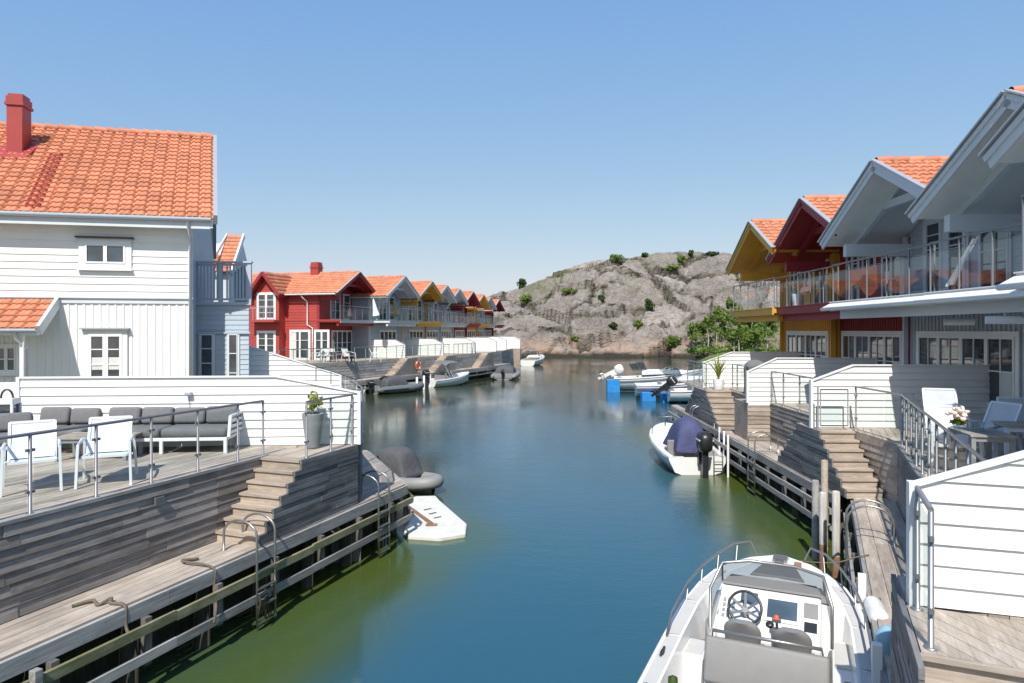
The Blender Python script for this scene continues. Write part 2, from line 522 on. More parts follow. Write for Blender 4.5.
# ================================================================ frames of the place
FT = Frame(-6.09, 8.15, -20.1)        # terrace and dock west of the canal; local y runs along the dock
FR = Frame(3.29, 5.76, -24.3)         # walkway on the east side close by
FE = Frame(6.94, 14.5, -1.8)          # east dock farther on
FH = Frame(-9.84, 21.0, 12.4)         # white house
TZ, DZ = TERR, DOCK

# ================================================================ water
def seg_d(p, a, b):
    ax, ay = a; bx_, by = b
    dx, dy = bx_ - ax, by - ay
    t = max(0, min(1, ((p[0] - ax) * dx + (p[1] - ay) * dy) / (dx * dx + dy * dy)))
    return math.hypot(p[0] - ax - t * dx, p[1] - ay - t * dy)
DL = [FT.w(.9, -12)[:2], FT.w(.9, 8.2)[:2], FT.w(-2.3, 11.7)[:2]]
DR = [FE.w(0, 17)[:2], FE.w(0, 0)[:2], FR.w(0, 9.2)[:2], FR.w(0, -5)[:2]]
DF = [(-10.8, 50), (-7.5, 57), (-4.5, 63), (-2.4, 68), (-.2, 74.6), (1.2, 86), (1.2, 108)]
def frange(a, b, s):
    n = round((b - a) / s)
    return [a + (b - a) * i / n for i in range(n)]
xs = [-4000, -600, -120, -40, -24] + frange(-16, 14, .5) + [14, 20, 40, 120, 600, 4000]
ys = [-400, -60, -10] + frange(-2, 36, .5) + frange(36, 120, 2) + [120, 200, 600, 4000]
mb = MB()
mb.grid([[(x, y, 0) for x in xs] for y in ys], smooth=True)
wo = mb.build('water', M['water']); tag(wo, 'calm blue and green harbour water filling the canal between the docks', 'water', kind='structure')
sh = wo.data.attributes.new('shallow_reflection', 'FLOAT', 'POINT')
vals = []; refl_vals = []
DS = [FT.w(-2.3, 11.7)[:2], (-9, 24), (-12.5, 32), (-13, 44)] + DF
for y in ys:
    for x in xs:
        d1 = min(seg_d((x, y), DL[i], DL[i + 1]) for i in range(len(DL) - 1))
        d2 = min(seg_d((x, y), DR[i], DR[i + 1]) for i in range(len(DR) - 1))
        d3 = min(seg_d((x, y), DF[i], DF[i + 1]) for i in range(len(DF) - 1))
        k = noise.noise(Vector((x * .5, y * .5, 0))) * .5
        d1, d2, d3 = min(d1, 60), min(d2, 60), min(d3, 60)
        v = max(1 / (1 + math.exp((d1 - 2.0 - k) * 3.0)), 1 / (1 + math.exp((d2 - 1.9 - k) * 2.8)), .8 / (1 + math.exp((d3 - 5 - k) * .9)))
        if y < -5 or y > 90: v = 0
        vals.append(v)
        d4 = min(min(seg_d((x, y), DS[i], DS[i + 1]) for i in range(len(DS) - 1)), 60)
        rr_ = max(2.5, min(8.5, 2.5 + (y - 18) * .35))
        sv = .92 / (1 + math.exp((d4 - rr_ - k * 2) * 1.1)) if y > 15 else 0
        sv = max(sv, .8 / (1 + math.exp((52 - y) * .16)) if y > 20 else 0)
        refl_vals.append(max(0, min(1, sv)))
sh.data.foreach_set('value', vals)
wo.data.attributes.new('shore_reflection', 'FLOAT', 'POINT').data.foreach_set('value', refl_vals)

# ================================================================ land behind the docks
mb = MB()
wl = [FT.w(-.6, -12)[:2], FT.w(-.6, 5.5)[:2], FT.w(-3.5, 11)[:2], (-13, 30), (-15, 47), (-12.5, 55), (-8, 66), (-4.5, 78), (-3.2, 108), (-60, 112), (-500, 112), (-500, -30), (-9, -30)]
mb.prism(wl, -1.5, TZ - .12)
el = [FR.w(6.3, -12)[:2], FR.w(6.3, -.6)[:2], FR.w(1.2, -.6)[:2], FR.w(1.2, 8)[:2], FE.w(1.6, 2)[:2], FE.w(1.6, 12)[:2], FE.w(2.0, 19)[:2], (15, 38), (26, 60), (34, 78), (500, 78), (500, -30), (8, -30)]
mb.prism(el, -1.5, TZ - .12)
o = mb.build('ground', M['ground']); tag(o, 'level gravel ground carrying the houses on both shores', 'ground', kind='structure')

mb = MB()
ring = [(24, 50), (24.5, 75), (26, 98), (29, 108), (36, 116), (60, 122), (300, 124), (300, 50)]
inner = [(29, 52), (29, 77), (30, 99), (33, 106), (38, 113), (60, 119), (296, 121), (296, 54)]
mb.grid([[(x, y, -.4) for x, y in ring] + [(*ring[0], -.4)], [((a + c) / 2, (b + d) / 2, .75) for (a, b), (c, d) in zip(ring, inner)] + [((ring[0][0] + inner[0][0]) / 2, (ring[0][1] + inner[0][1]) / 2, .75)], [(x, y, 1.25) for x, y in inner] + [(*inner[0], 1.25)]])
mb.add([(x, y, 1.25) for x, y in inner], [tuple(range(8))])
o = mb.build('grassy_shore', M['grass']); tag(o, 'green grassy strip of shore below the birches', 'shore', kind='structure')

# ================================================================ rocky hill
RIDGE = [(-60, 6), (-22, 7), (-10, 9.5), (-3, 13.0), (2.0, 14.4), (4.5, 15.6), (10.5, 17.8), (17, 19.6), (24, 21.0), (31, 21.7), (40, 22.0), (52, 22.0), (70, 19), (95, 14), (130, 8)]
def lerp_tab(T, x):
    if x <= T[0][0]: return T[0][1]
    for (a, b), (c, d) in zip(T, T[1:]):
        if x <= c: return b + (d - b) * (x - a) / (c - a)
    return T[-1][1]
def ss(a, b, x):
    t = max(0, min(1, (x - a) / (b - a)))
    return t * t * (3 - 2 * t)
def shore(x):
    return 116.5 - .06 * max(0, x - 20) + 1.6 * noise.noise(Vector((x * .12, 3.3, 0))) + (6 if x < 0 else 0) * ss(0, -8, x)
def hill_z(x, y):
    H = lerp_tab(RIDGE, x)
    s0 = shore(x)
    t = (y - s0) / (151 - s0)
    if t < 0:
        base = t * 30
    elif t < 1:
        base = H * (1 - (1 - min(1, t)) ** 1.55) * (.94 + .06 * t) + .0
    else:
        base = H - (t - 1) * 3
    # slanting shelves, rounded knolls and cracks
    q = Vector((x * .055 + y * .02, y * .06, base * .05))
    n1 = noise.noise(q) * 2.2
    u = (x * .80 + base * 1.05 + y * .15)
    vv = (x * -.45 + base * 1.1)
    k = noise.fractal(Vector((u * .10, vv * .22, y * .05)), 1.0, 2.1, 4)
    r = noise.ridged_multi_fractal(Vector((u * .055, vv * .12, 1.7)), .9, 2.2, 5, 1.0, 2.0)
    vd = noise.voronoi(Vector((u * .16, vv * .28, y * .10)))[0]
    crack = min(1, (vd[1] - vd[0]) * 5)
    vd2 = noise.voronoi(Vector((x * .42, y * .3, base * .5)))[0]
    crack2 = min(1, (vd2[1] - vd2[0]) * 4)
    pv = Vector((u * .085, vv * .19, y * .045))
    sd, sp = noise.voronoi(pv)
    c0 = sp[0]
    r1, r2, r3 = noise.cell(c0 * 31.7), noise.cell(c0 * 57.3 + Vector((9, 2, 5))), noise.cell(c0 * 83.9 + Vector((4, 8, 1)))
    slab = (r1 - .5) * 2.2 + ((pv.x - c0.x) * (r2 - .5) + (pv.y - c0.y) * (r3 - .5)) * 7
    edge = min(1, (sd[1] - sd[0]) * 6)
    a = ss(-.02, .10, t) * (1 - .60 * ss(.75, 1.02, t))
    kn = noise.voronoi(Vector((x * .16 + 3, y * .12, base * .16)))[0][0]
    boul = ss(.55, .1, t) * (.55 - kn) * 2.4
    return base + a * (n1 + k * 1.2 + (r - 1) * .7 + slab * .26 + (edge - 1) * .55 + (crack - 1) * .7 + (crack2 - 1) * .4 + boul), t, min(edge, crack + .25, .3 + .7 * crack2), r1
HX = frange(-60, -14, 3) + frange(-14, 50, .42) + frange(50, 140, 3) + [140]
HYs = frange(110, 114, 1) + frange(114, 152, .42) + frange(152, 200, 4) + [200]
mb = MB()
rows, wash, weed, grass, crk, slb = [], [], [], [], [], []
for y in HYs:
    row = []
    for x in HX:
        z, t, cr, sl_ = hill_z(x, y)
        crk.append(ss(.30, .05, cr)); slb.append(sl_)
        row.append((x, y, z))
        nn = noise.fractal(Vector((x * .3, y * .3, z * .3)), 1, 2, 3)
        wash.append(ss(4.2, 1.0, z + nn * 1.2) * .9)
        weed.append(ss(1.0, .5, z + nn * .2))
        g = ss(.35, .75, noise.noise(Vector((x * .07, y * .09, 9.1))) + .25) * .6 * ss(.25, .6, t)
        g = max(g, ss(31, 38, x) * ss(3.4, 1.8, abs(z - 2.6)) * ss(.6, 1.2, z))
        grass.append(g)
    rows.append(row)
mb.grid(rows, smooth=False)
ho = mb.build('rocky_hill', M['rock']); tag(ho, 'bare pinkish grey granite hill rising behind the harbour', 'hill', kind='structure')
for nme, vs in (('wash', wash), ('weed', weed), ('grass', grass), ('crack', crk), ('slab', slb)):
    ho.data.attributes.new(nme, 'FLOAT', 'POINT').data.foreach_set('value', vs)

# ---------------------------------------------------------------- plants
def leaves(mb, c, rx, ry, rz, n, size, seed, lumps=6, dark=0., flat=.35):
    """many small leaf faces gathered in uneven clumps inside an ellipsoid"""
    r = random.Random(seed)
    cl = []
    for _ in range(lumps):
        while True:
            p = Vector((r.uniform(-1, 1), r.uniform(-1, 1), r.uniform(-1, 1)))
            if p.length < 1: break
        cl.append((p * .72, r.uniform(.28, .55), r.uniform(0, 1)))
    for _ in range(n):
        p, s, tn = r.choice(cl)
        d = Vector((r.gauss(0, 1), r.gauss(0, 1), r.gauss(0, 1))).normalized() * s * r.uniform(.45, 1) ** .5
        q = p + d
        pos = Vector((c[0] + q.x * rx, c[1] + q.y * ry, c[2] + q.z * rz))
        nrm = (d.normalized() + Vector((r.gauss(0, .6), r.gauss(0, .6), r.gauss(0, .6)))).normalized()
        a = nrm.orthogonal().normalized(); b = nrm.cross(a)
        th = r.uniform(0, 6.28); a, b = a * math.cos(th) + b * math.sin(th), b * math.cos(th) - a * math.sin(th)
        z = size * r.uniform(.6, 1.4)
        mb.add([pos - a * z, pos - b * z * .55, pos + a * z, pos + b * z * .55], [(0, 1, 2, 3)], max(0, min(1, tn * .6 + r.uniform(0, .45) - dark)))

def hill_point(px, py):
    """first point of the hill met by a pixel ray"""
    for i in range(900):
        Y = 108 + i * .1
        p = at(px, py, Y)
        if hill_z(p.x, Y)[0] >= p.z:
            return p
    p = at(px, py, 150); p.z = hill_z(p.x, 150)[0]
    return p
bushes = [ # px, py(base), width px, height px, dark?, label
    (522, 287, 10, 10, 1, 'dark round juniper bush on the skyline of the hill near the house gables'),
    (526, 304, 13, 11, 0, 'green leafy bush on the slope just below the skyline juniper'),
    (616, 262, 14, 8, 0, 'low olive shrub on the hill crest above bare rock'),
    (645, 257, 8, 5, 1, 'small dark shrub on the hill crest'),
    (649, 311, 11, 13, 1, 'round deep green bush alone in the middle of the rock face'),
    (638, 328, 11, 8, 0, 'bright green shrub low on the rock face under the round bush'),
    (613, 329, 9, 7, 1, 'dull dark shrub tucked in a crack low on the rock'),
    (681, 263, 10, 8, 0, 'green shrub on the hill top beside a spindly one'),
    (691, 257, 7, 7, 1, 'spindly small tree on the hill top'),
    (672, 270, 16, 6, 0, 'sprawling flat shrub under the hill crest'),
    (569, 294, 18, 6, 0, 'yellowish grassy shrub in a hollow of the hill'),
    (712, 256, 14, 5, 1, 'low dark scrub along the hill top by the ochre gable'),
    (601, 300, 8, 5, 1, 'little dark tuft on the open rock slope'),
    (672, 345, 20, 9, 0, 'wide green bush at the foot of the hill beside the birches'),
    (575, 340, 9, 4, 0, 'small green tuft above the waterline rocks'),
]
for i, (px, py, wp, hp, dk, lb) in enumerate(bushes):
    p = hill_point(px, py)
    W_, H_ = wp / FPX * p.y, hp / FPX * p.y
    r_ = thing('hill_bush', lb, 'bush', p, 0, 'bushes on the rocky hill')
    mb = MB()
    leaves(mb, (0, 0, H_ * .48), W_ * .5, W_ * .45, H_ * .55, int(420 + 70 * W_ * H_), .20, 50 + i, 16)
    mb.build('foliage', M['leafdark'] if dk else M['leaf'], r_)
    mb = MB()
    for k in range(3):
        a = k * 2.1
        mb.tube([(0, 0, -.3), (math.cos(a) * .2 * W_, math.sin(a) * .2 * W_, H_ * .5)], [.06, .03], 5)
    mb.build('stem', M['branch'], r_)

def birch(i, px, py, hpx, wpx, Y, lb, dense):
    p = at(px, py, Y)
    p.z = max(hill_z(p.x, Y)[0], 1.2)
    H = hpx / FPX * Y; W_ = wpx / FPX * Y
    r = random.Random(900 + i)
    root = thing('birch_tree', lb, 'tree', p, 0, 'birch trees at the foot of the hill')
    mb = MB()
    pts = [Vector((r.uniform(-.12, .12) * k * .6, r.uniform(-.12, .12) * k * .6, -.4 + (H * .92 + .4) * k / 6)) for k in range(7)]
    mb.tube(pts, [.12 * (1 - k / 7.5) for k in range(7)], 6)
    mb.build('trunk', M['bark'], root)
    mb = MB(); lf = MB()
    for k in range(9):
        t = r.uniform(.28, .92); b = pts[0].lerp(pts[-1], t)
        a = r.uniform(0, 6.28); ln = W_ * .5 * (1.15 - t) * r.uniform(.8, 1.3)
        e = b + Vector((math.cos(a) * ln, math.sin(a) * ln, ln * r.uniform(.4, 1)))
        mb.tube([b, e], [.04, .015], 4)
        leaves(lf, e, ln * .7 + .35, ln * .7 + .35, ln * .6 + .45, int(110 * dense), .19, 3000 + i * 20 + k, 4)
    leaves(lf, (pts[-1].x, pts[-1].y, H * .82), W_ * .28, W_ * .28, H * .2, int(220 * dense), .19, 5000 + i, 5)
    mb.build('branches', M['branch'], root); lf.build('crown', M['leaf'], root)
trees = [(697, 350, 30, 20, 116, 'short bushy birch standing alone at the grassy shore', 1.2), (708, 350, 38, 17, 114, 'slim birch with pale trunk, first of the taller ones by the shore', 1),
         (716, 349, 44, 18, 117, 'birch with two-tone leaning trunk and light green crown by the shore', 1), (724, 350, 40, 20, 112, 'birch with full rounded crown partly behind the balcony glass', 1.2),
         (731, 349, 50, 20, 118, 'tall birch behind the ochre balcony corner', 1.1), (739, 350, 46, 20, 113, 'birch seen under the ochre balcony floor', 1.2),
         (746, 350, 42, 18, 115, 'thin birch with bare lower trunk under the ochre balcony', .9), (753, 350, 40, 20, 111, 'birch with low leafy branches beside the ochre house', 1.2),
         (760, 350, 44, 20, 116, 'birch brushing the wall of the ochre house', 1.2), (767, 350, 40, 22, 112, 'birch half hidden by the ochre house window', 1.2), (734, 351, 26, 22, 108, 'low spreading young birch in front of the taller trunks', 1.3),
         (757, 351, 24, 22, 107, 'low bright green young birch by the ochre house', 1.3)]
for i, (px, py, h, wd, Y, lb, dn) in enumerate(trees):
    birch(i, px, py, h, wd, Y, lb, dn)

mb = MB(); r_u = random.Random(17)
cand = [(p, c_) for row, k0 in zip(rows, range(len(rows))) for p, c_ in zip(row, crk[k0 * len(row):(k0 + 1) * len(row)]) if c_ > .55 and -14 < p[0] < 50 and 114 < p[1] < 151 and p[2] > 3.5]
for k in range(150):
    p, c_ = r_u.choice(cand); s_ = r_u.uniform(.25, .8)
    leaves(mb, (p[0], p[1] - .2, p[2] + s_ * .12), s_ * r_u.uniform(1, 2), s_, s_ * .5, int(18 + 30 * s_), .13, 9100 + k, 4)
tag(mb.build('heather_scrub', M['scrub']), 'low olive heather scrub growing along the cracks of the hill', 'scrub', kind='stuff')
mb = MB(); r_u = random.Random(31)
for k in range(46):
    px = r_u.uniform(688, 776); Y = r_u.uniform(104, 116)
    p = at(px, 350, Y); s_ = r_u.uniform(.5, 1.3)
    leaves(mb, (p.x, p.y, 1.2 + s_ * .35), s_ * 1.1, s_ * .9, s_ * .75, 60, .2, 8000 + k, 4)
tag(mb.build('leafy_undergrowth', M['leaf']), 'low leafy undergrowth spreading round the feet of the birches', 'undergrowth', kind='stuff')
# ================================================================ reusable builders
def window(par, Mf, s0, s1, z0, z1, cols, rows, vm=0, fm='whitetrim', case=.09, fr=.06, n0=.036, name='window', pm='pane', rowsplit=None, hood=None, sill=True, curtains=()):
    mb = MB()
    f = mb.mbox
    if case:
        c = case
        f(Mf, s0 - c, s0, z0 - c, z1 + c, n0, n0 + .035); f(Mf, s1, s1 + c, z0 - c, z1 + c, n0, n0 + .035)
        f(Mf, s0, s1, z1, z1 + c, n0, n0 + .035); f(Mf, s0, s1, z0 - c, z0, n0, n0 + .035)
    w = (s1 - s0) / cols
    for i in range(cols):
        a, b = s0 + i * w, s0 + (i + 1) * w
        f(Mf, a + .004, a + fr, z0, z1, n0 + .004, n0 + .055); f(Mf, b - fr, b - .004, z0, z1, n0 + .004, n0 + .055)
        f(Mf, a + fr, b - fr, z1 - fr, z1, n0 + .004, n0 + .055); f(Mf, a + fr, b - fr, z0, z0 + fr, n0 + .004, n0 + .055)
        for k in range(1, vm + 1):
            xx = a + fr + (b - a - 2 * fr) * k / (vm + 1); f(Mf, xx - .014, xx + .014, z0 + fr, z1 - fr, n0 + .008, n0 + .043)
        zs = rowsplit if rowsplit else [k / rows for k in range(1, rows)]
        for t in zs:
            zz = z0 + (z1 - z0) * t
            f(Mf, a + fr, b - fr, zz - .016, zz + .016, n0 + .006, n0 + .045)
    if sill and z0 > .4:
        f(Mf, s0 - case - .03, s1 + case + .03, z0 - case - .045, z0 - case - .002, n0, n0 + .11)
    o = mb.build(name, M[fm], par)
    if hood:
        h = MB(); h.mbox(Mf, s0 - case - .07, s1 + case + .07, z1 + case + .002, z1 + case + .05, .03, .2)
        h.build('hood', M[hood], o)
    p = MB(); p.mbox(Mf, s0 + .02, s1 - .02, z0 + .02, z1 - .02, n0 - .03, n0 + .02)
    p.build('pane', M[pm], o)
    if curtains:
        for (t0, t1, q0, q1) in curtains:
            p = MB(); p.mbox(Mf, s0 + (s1 - s0) * t0, s0 + (s1 - s0) * t1, z0 + (z1 - z0) * q0, z0 + (z1 - z0) * q1, n0 + .02, n0 + .024)
            p.build('curtain', M['curtain'], o)
    return o

def tiles(mb, a, b, c, d, tw=.36, th=.36, sub=12, amp=.045, step=.035):
    """pantiles over the slope with eave a->b and ridge d->c"""
    a, b, c, d = map(Vector, (a, b, c, d))
    nrm = (b - a).cross(d - a).normalized()
    if nrm.z < 0: nrm = -nrm
    wd = max((b - a).length, (c - d).length); hg = (d - a).length
    nc = max(1, round(wd / tw)); nr = max(1, round(hg / th))
    def prof(u):
        u = u % 1
        if u > .86: return -amp * 1.1 * math.sin((u - .86) / .14 * math.pi)
        v = (u / .43) % 1
        return amp * (.35 + .65 * abs(math.sin(v * math.pi))) * min(1, u / .08, (.86 - u) / .08 + .05)
    us = [i / (nc * sub) for i in range(nc * sub + 1)]
    for r in range(nr):
        t0, t1 = r / nr, (r + 1) / nr
        l0, r0 = a.lerp(d, t0), b.lerp(c, t0); l1, r1 = a.lerp(d, t1), b.lerp(c, t1)
        base = len(mb.v)
        for (l, rr, lift) in ((l0, r0, -.02), (l0, r0, step), (l1, r1, .0)):
            for u in us:
                p = l.lerp(rr, u) + nrm * (prof(u * nc) + lift)
                mb.v.append(tuple(p))
        n = len(us)
        tt = [rt() for _ in range(nc)]
        for k in range(n - 1):
            for q in range(2):
                mb.f.append([base + q * n + k, base + q * n + k + 1, base + (q + 1) * n + k + 1, base + (q + 1) * n + k])
                mb.t.append(tt[k // sub]); mb.m.append(0); mb.sm.append(q == 1)

def railing(fr, pts, z, label, h=1.0, group=None, mid=None, glasspanes=True, posts=None, name='glass_railing', cat='railing', r=.021, fine=True):
    """steel posts, clamped glass and a tube handrail along a polyline in a frame"""
    root = thing(name, label, cat, fr.w(pts[0][0], pts[0][1], z), fr.rz, group)
    P = [Vector((p[0] - pts[0][0], p[1] - pts[0][1], p[2] if len(p) > 2 else 0)) for p in pts]
    up = Vector((0, 0, 1))
    mb = MB(); mb.tube([p + up * h for p in P], r * 1.05, 8 if fine else 5); mb.build('handrail', M['steel'], root)
    for i, p in enumerate(P):
        mb = MB(); mb.tube([p, p + up * (h - .01)], r, 8 if fine else 5)
        if fine:
            mb.lathe([(.0, .012), (.05, .012), (.05, 0)], p, 12)
            if glasspanes:
                q = P[i + 1] if i + 1 < len(P) else P[i - 1]
                d = (q - p); d.z = 0; d.normalize()
                for zz in (.28, .80):
                    mb.beam(p + up * zz * h - d * .055, p + up * zz * h + d * .055, .03, .035)
        mb.build('post', M['steel'], root)
    if glasspanes:
        for a, b in zip(P, P[1:]):
            d = (b - a).normalized()
            mb = MB(); a2, b2 = a + d * .045, b - d * .045
            n = Vector((-d.y, d.x, 0)).normalized() * .004
            lo, hi = up * .09, up * (h - .07)
            mb.add([a2 + lo - n, b2 + lo - n, b2 + hi - n, a2 + hi - n], [(0, 1, 2, 3)])
            mb.build('glass_panel', M['glass'], root)
    return root

def screen_fence(P, rz, poly, label, group='white privacy screens between the terraces', bh=.155, name='privacy_screen', capm='whitetrim', wood=None):
    """white boarded screen in its own frame, local x along it, y across"""
    root = thing(name, label, 'fence', P, rz, group)
    mb = MB()
    clap(mb, lambda s, z, n: Vector((s, -n, z)), poly, bh, .012, .036, .008, tv=.5, gap=.008, seg=4.2, jit=.0015)
    clap(mb, lambda s, z, n: Vector((s, n, z)), poly, bh, .012, .036, .008, tv=.5, gap=.008, seg=4.2, jit=.0015)
    mb.build('boarding', M['white'], root)
    mb = MB(); mb.mprism(lambda s, z, n: Vector((s, n, z)), poly, -.006, .006); mb.build('core', M['lightgrey'], root)
    mb = MB()
    top = sorted([p for p in poly if p[1] > .3], key=lambda p: p[0])
    for a, b in zip(top, top[1:]):
        mb.beam((a[0], 0, a[1] + .015), (b[0], 0, b[1] + .015), .11, .03, tint=.5)
    for e in (top[0], top[-1]):
        s = 1 if e is top[-1] else -1
        mb.bx(min(e[0], e[0] + s * .06), max(e[0], e[0] + s * .06), -.055, .055, 0, e[1] + .03)
    mb.build('capping', M[capm], root)
    return root

def ladder(fr, x, y, z, side, label, group='swimming ladders on the docks', h=.5, w=.42, low=-1.15, inn=.42, small=False):
    """steel swimming ladder: two hooped rails over the dock edge, rungs down to the water. side +1: water at local +x"""
    root = thing('swimming_ladder', label, 'ladder', fr.w(x, y, z), fr.rz, group)
    for k in (-.5, .5):
        yy = k * w
        pts = [Vector((-side * inn, yy, 0))] + [Vector((-side * (inn / 2 - .115) - side * (inn / 2 + .115) * math.cos(t), yy, h * .55 + h * .45 * math.sin(t))) for t in [math.pi * q / 10 for q in range(11)]] + [Vector((side * .23, yy, -.02)), Vector((side * .235, yy, low))]
        mb = MB(); mb.tube(pts, .019, 8)
        mb.lathe([(.0, .01), (.045, .01), (.045, 0)], (-side * inn, yy, 0), 10)
        mb.build('rail', M['steel'], root)
    n = 4
    for i in range(n):
        zz = low + .06 + i * .27
        mb = MB(); mb.bx(side * .235 - .03, side * .235 + .03, -w / 2, w / 2, zz - .012, zz + .012); mb.build('rung', M['steel'], root)
    return root

def stairs(mb, x0, x1, yb, t, z0, r, n, dirn=1, mat=0):
    """n risers upward along local y (dirn -1: climbing towards -y)"""
    for i in range(n):
        ya, yc = yb + dirn * i * t, yb + dirn * (i + 1) * t
        z = z0 + (i + 1) * r
        lo, hi = min(ya, yc), max(ya, yc)
        mb.bx(x0, x1, lo, hi, z0 - .02, z - .042, rt(.3, .7), mat)
        lo2, hi2 = (lo - .03, hi - .004) if dirn > 0 else (lo + .004, hi + .03)
        mid = (lo2 + hi2) / 2
        mb.bx(x0 - .01, x1 + .01, lo2, mid - .003, z - .042, z, rt(.3, 1), mat)
        mb.bx(x0 - .01, x1 + .01, mid + .003, hi2, z - .042, z, rt(.3, 1), mat)

def saw_wall(mb, Mf, s_flat0, s_flat1, t, r, n, z0, up_lo, up_hi, nf=.02):
    """boarded side of a stair block: boards end at the steps. up_lo / up_hi: steps at the low-s / high-s end"""
    for i in range(n):
        for q in range(2):
            za, zb = z0 + (i + q / 2) * r, z0 + (i + (q + 1) / 2) * r
            a = s_flat0 - (t * (n - i) if up_lo else 0)
            b = s_flat1 + (t * (n - i) if up_hi else 0)
            x = a
            while x < b - 1e-3:
                e = min(b, x + RN.uniform(.8, 2.2))
                if b - e < .2: e = b
                mb.mbox(Mf, x, e - .003, za + .007, zb, -.02, nf + RN.uniform(-.007, .007), rt())
                x = e

def outboard(par, p, tilt=0, s=1., cowl='blackpl', rz=0):
    """outboard motor hung on a transom; local -y is aft"""
    R3 = Matrix.Translation(Vector(p)) @ Matrix.Rotation(rz, 4, 'Z') @ Matrix.Rotation(tilt, 4, 'X') @ Matrix.Scale(s, 4)
    def T(v): return R3 @ Vector(v)
    mb = MB()
    secs = [(.22, .11, .14), (.28, .16, .24), (.42, .175, .27), (.58, .17, .26), (.68, .13, .20), (.71, .07, .10)]
    rows = []
    for z, hx, hy in secs:
        rows.append([T((hx * math.copysign(abs(math.cos(a)) ** .6, math.cos(a)), -.24 + hy * math.copysign(abs(math.sin(a)) ** .6, math.sin(a)), z)) for a in [2 * math.pi * k / 16 for k in range(16)]])
    mb.grid(rows, closed=True)
    mb.add(rows[-1], [tuple(range(16))]); mb.add(rows[0], [tuple(range(16))])
    o = mb.build('outboard_motor', M[cowl], par)
    mb = MB()
    def bxT(x0, x1, y0, y1, z0, z1):
        mb.add([T(v) for v in [(x0, y0, z0), (x1, y0, z0), (x1, y1, z0), (x0, y1, z0), (x0, y0, z1), (x1, y0, z1), (x1, y1, z1), (x0, y1, z1)]], MB.BOXF)
    bxT(-.07, .07, -.36, -.16, -.45, .22); bxT(-.12, .12, -.16, -.02, -.1, .22); bxT(-.10, .10, -.44, -.12, -.48, -.44)
    bxT(-.02, .02, -.34, -.2, -.85, -.44)
    mb.tube([T((0, -.42, -.62)), T((0, -.12, -.62))], .055 * s, 8)
    for a in (0, 2.09, 4.19):
        mb.beam(T((0, -.45, -.62)), T((math.cos(a) * .15, -.45, -.62 + math.sin(a) * .15)), .02 * s, .09 * s, up=(0, 1, 0))
    mb.build('drive_leg', M[cowl], o, .01)
    mb = MB(); bxT(-.178, .178, -.42, -.1, .50, .535); mb.build('stripe', M['oldwhite'], o)
    return o

def hull_mesh(mb, ys, hw, zg, hc, zc, zk, rim=.16, zf=.35, mats=(0, 1)):
    """open boat: outer skin, rim, inner sides and sole. lists per station from stern to bow"""
    rows, inn = [], []
    for y, w_, g, c, q, k in zip(ys, hw, zg, hc, zc, zk):
        rows.append([Vector((-w_, y, g)), Vector((-(w_ * 1.015), y, g - .08)), Vector((-c, y, q)), Vector((0, y, k)), Vector((c, y, q)), Vector((w_ * 1.015, y, g - .08)), Vector((w_, y, g))])
        iw = max(.02, w_ - rim)
        f = min(zf, g - .05)
        inn.append([Vector((-w_, y, g)), Vector((-iw, y, g + .012)), Vector((-max(.015, iw - .05), y, f)), Vector((max(.015, iw - .05), y, f)), Vector((iw, y, g + .012)), Vector((w_, y, g))])
    mb.grid(rows, mat=mats[0], smooth=True)
    mb.grid(inn, mat=mats[0], smooth=False)
    mb.add(rows[0], [tuple(range(7))], mat=mats[0])
    i0 = inn[0]
    return rows, inn

